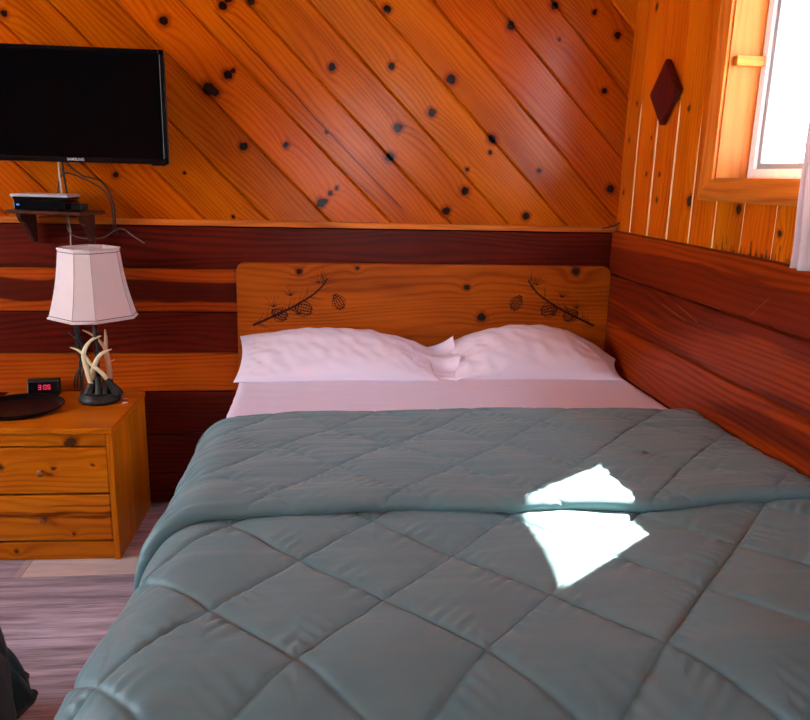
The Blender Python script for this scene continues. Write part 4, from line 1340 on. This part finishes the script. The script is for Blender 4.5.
# curtain on a rod, mostly outside the frame
cr = thing('curtain_rod', 'dark curtain rod above the window', 'curtain rod', (-.07, (WY0 + WY1) / 2, 2.26))
mb = MB(); mb.tube([(0, -.72, 0), (0, .68, 0)], .010, metal_dark, smooth_n=1, seg=14); mb.build('rod', cr)
for y in (-.66, .62):
    mb = MB(); mb.tube([(.058, y, 0), (0, y, 0)], .007, metal_dark, smooth_n=1); mb.build('rod_bracket', cr)
def curtain():
    nu, nv = 150, 60
    c0, c1 = -1.256, -1.95
    X = np.zeros((nu, nv)); Y = X.copy(); Z = X.copy(); U = X.copy(); V = X.copy()
    for i in range(nu):
        s = i / (nu - 1)
        for j in range(nv):
            t = j / (nv - 1)
            z = 1.148 + (2.25 - 1.148) * t + .012 * s
            gather = .05 * t
            y = c0 - gather + (c1 - c0 + gather) * s - .028 * math.exp(-((t - .0) / .12) ** 2) * (1 - s) ** 4
            amp = .020 + .006 * math.sin(3 * s)
            x = -.074 + amp * math.sin(2 * PI * s * 8 + .6 * t) * (1 - .35 * t) + .004 * math.sin(t * 9 + s * 20)
            X[i, j], Y[i, j], Z[i, j], U[i, j], V[i, j] = x, y, z, s * 1.3, t * 1.1
    o = cloth_mesh('curtain', X, Y, Z, U, V, curtain_m)
    md = o.modifiers.new('t', 'SOLIDIFY'); md.thickness = .0012
    tag(o, 'dusty pink window curtain at the right edge', 'curtain')
curtain()

# ---------------------------------------------------------------- beyond the glass: a pale, half-bare bush
def bush(loc, label, seed, h):
    rnd = random.Random(seed)
    root = thing('bush', label, 'bush', loc, group='bushes beyond the window')
    mb = MB(); lf = MB()
    for k in range(9):
        a = rnd.uniform(0, 2 * PI); sp = rnd.uniform(.15, .5)
        p = Vector((0, 0, 0)); pts = [p.copy()]
        for s in range(5):
            p = p + Vector((math.cos(a) * sp * h * .2, math.sin(a) * sp * h * .2, h * .2)) + Vector((rnd.uniform(-.06, .06), rnd.uniform(-.06, .06), 0)) * h
            pts.append(p.copy())
            if s > 1:
                for q in range(3):
                    b = rnd.uniform(0, 2 * PI)
                    e = p + Vector((math.cos(b) * .16 * h, math.sin(b) * .16 * h, rnd.uniform(.02, .14) * h))
                    mb.tube([p, (p + e) / 2 + Vector((0, 0, .02)), e], [.008, .006, .003], bark, seg=5, smooth_n=2)
                    for l in range(7):
                        c = p.lerp(e, rnd.random()) + Vector((rnd.uniform(-.05, .05), rnd.uniform(-.05, .05), rnd.uniform(-.05, .05)))
                        d1 = Vector((rnd.uniform(-1, 1), rnd.uniform(-1, 1), rnd.uniform(-1, 1))).normalized() * .05
                        d2 = d1.orthogonal().normalized() * .018
                        lf.face([c - d1, c + d2, c + d1, c - d2], leaf_m)
        mb.tube(pts, [.03, .026, .022, .017, .012, .006], bark, seg=7, smooth_n=3)
    mb.build('branch', root); lf.build('foliage', root, recalc=False)
bush((5.2, 6.3, -.25), 'pale half-bare bush outside the window, behind the glass', 4, 4.2)

# ---------------------------------------------------------------- camera, light, world
cam_d = bpy.data.cameras.new('camera')
cam = bpy.data.objects.new('camera', cam_d); COL.objects.link(cam)
F, YAW, PITCH, ROLL = 753.37, .118116, -.240569, .0248126
fw = Vector((math.sin(YAW) * math.cos(PITCH), math.cos(YAW) * math.cos(PITCH), math.sin(PITCH)))
rt0 = Vector((math.cos(YAW), -math.sin(YAW), 0)); up0 = rt0.cross(fw)
rv = math.cos(ROLL) * rt0 + math.sin(ROLL) * up0
uv_ = -math.sin(ROLL) * rt0 + math.cos(ROLL) * up0
M = Matrix((( rv.x, uv_.x, -fw.x, -1.2133), (rv.y, uv_.y, -fw.y, -3.0), (rv.z, uv_.z, -fw.z, 1.345), (0, 0, 0, 1)))
cam.matrix_world = M
cam_d.sensor_fit = 'HORIZONTAL'; cam_d.sensor_width = 36.0; cam_d.lens = F / 810 * 36.0
cam_d.clip_start = .02; cam_d.clip_end = 200
bpy.context.scene.camera = cam

sun_d = bpy.data.lights.new('sun', 'SUN'); sun_d.energy = 30.0; sun_d.angle = math.radians(.6); sun_d.color = (1.0, .97, .90)
sun = bpy.data.objects.new('sun', sun_d); COL.objects.link(sun)
sd = Vector((-.775, -.587, -1.13)).normalized()
sun.rotation_euler = sd.to_track_quat('-Z', 'Y').to_euler()
sun.location = (4, 4, 6)

W = bpy.data.worlds.new('sky'); bpy.context.scene.world = W
W.use_nodes = True
nt = W.node_tree
bg = nt.nodes['Background']
tc = nt.nodes.new('ShaderNodeTexCoord'); sx = nt.nodes.new('ShaderNodeSeparateXYZ')
nt.links.new(tc.outputs['Generated'], sx.inputs[0])
mr = nt.nodes.new('ShaderNodeMapRange'); mr.inputs[1].default_value = -.05; mr.inputs[2].default_value = .6
nt.links.new(sx.outputs[2], mr.inputs[0])
mx = nt.nodes.new('ShaderNodeMix'); mx.data_type = 'RGBA'
nt.links.new(mr.outputs[0], mx.inputs[0])
mx.inputs[6].default_value = (.96, .98, 1.0, 1); mx.inputs[7].default_value = (.62, .78, 1.0, 1)
nt.links.new(mx.outputs[2], bg.inputs[0])
bg.inputs[1].default_value = 8.5

sc = bpy.context.scene
sc.view_settings.view_transform = 'Standard'
sc.view_settings.look = 'None'
sc.view_settings.gamma = 1.0
sc.view_settings.use_curve_mapping = False
sc.view_settings.exposure = 1.0
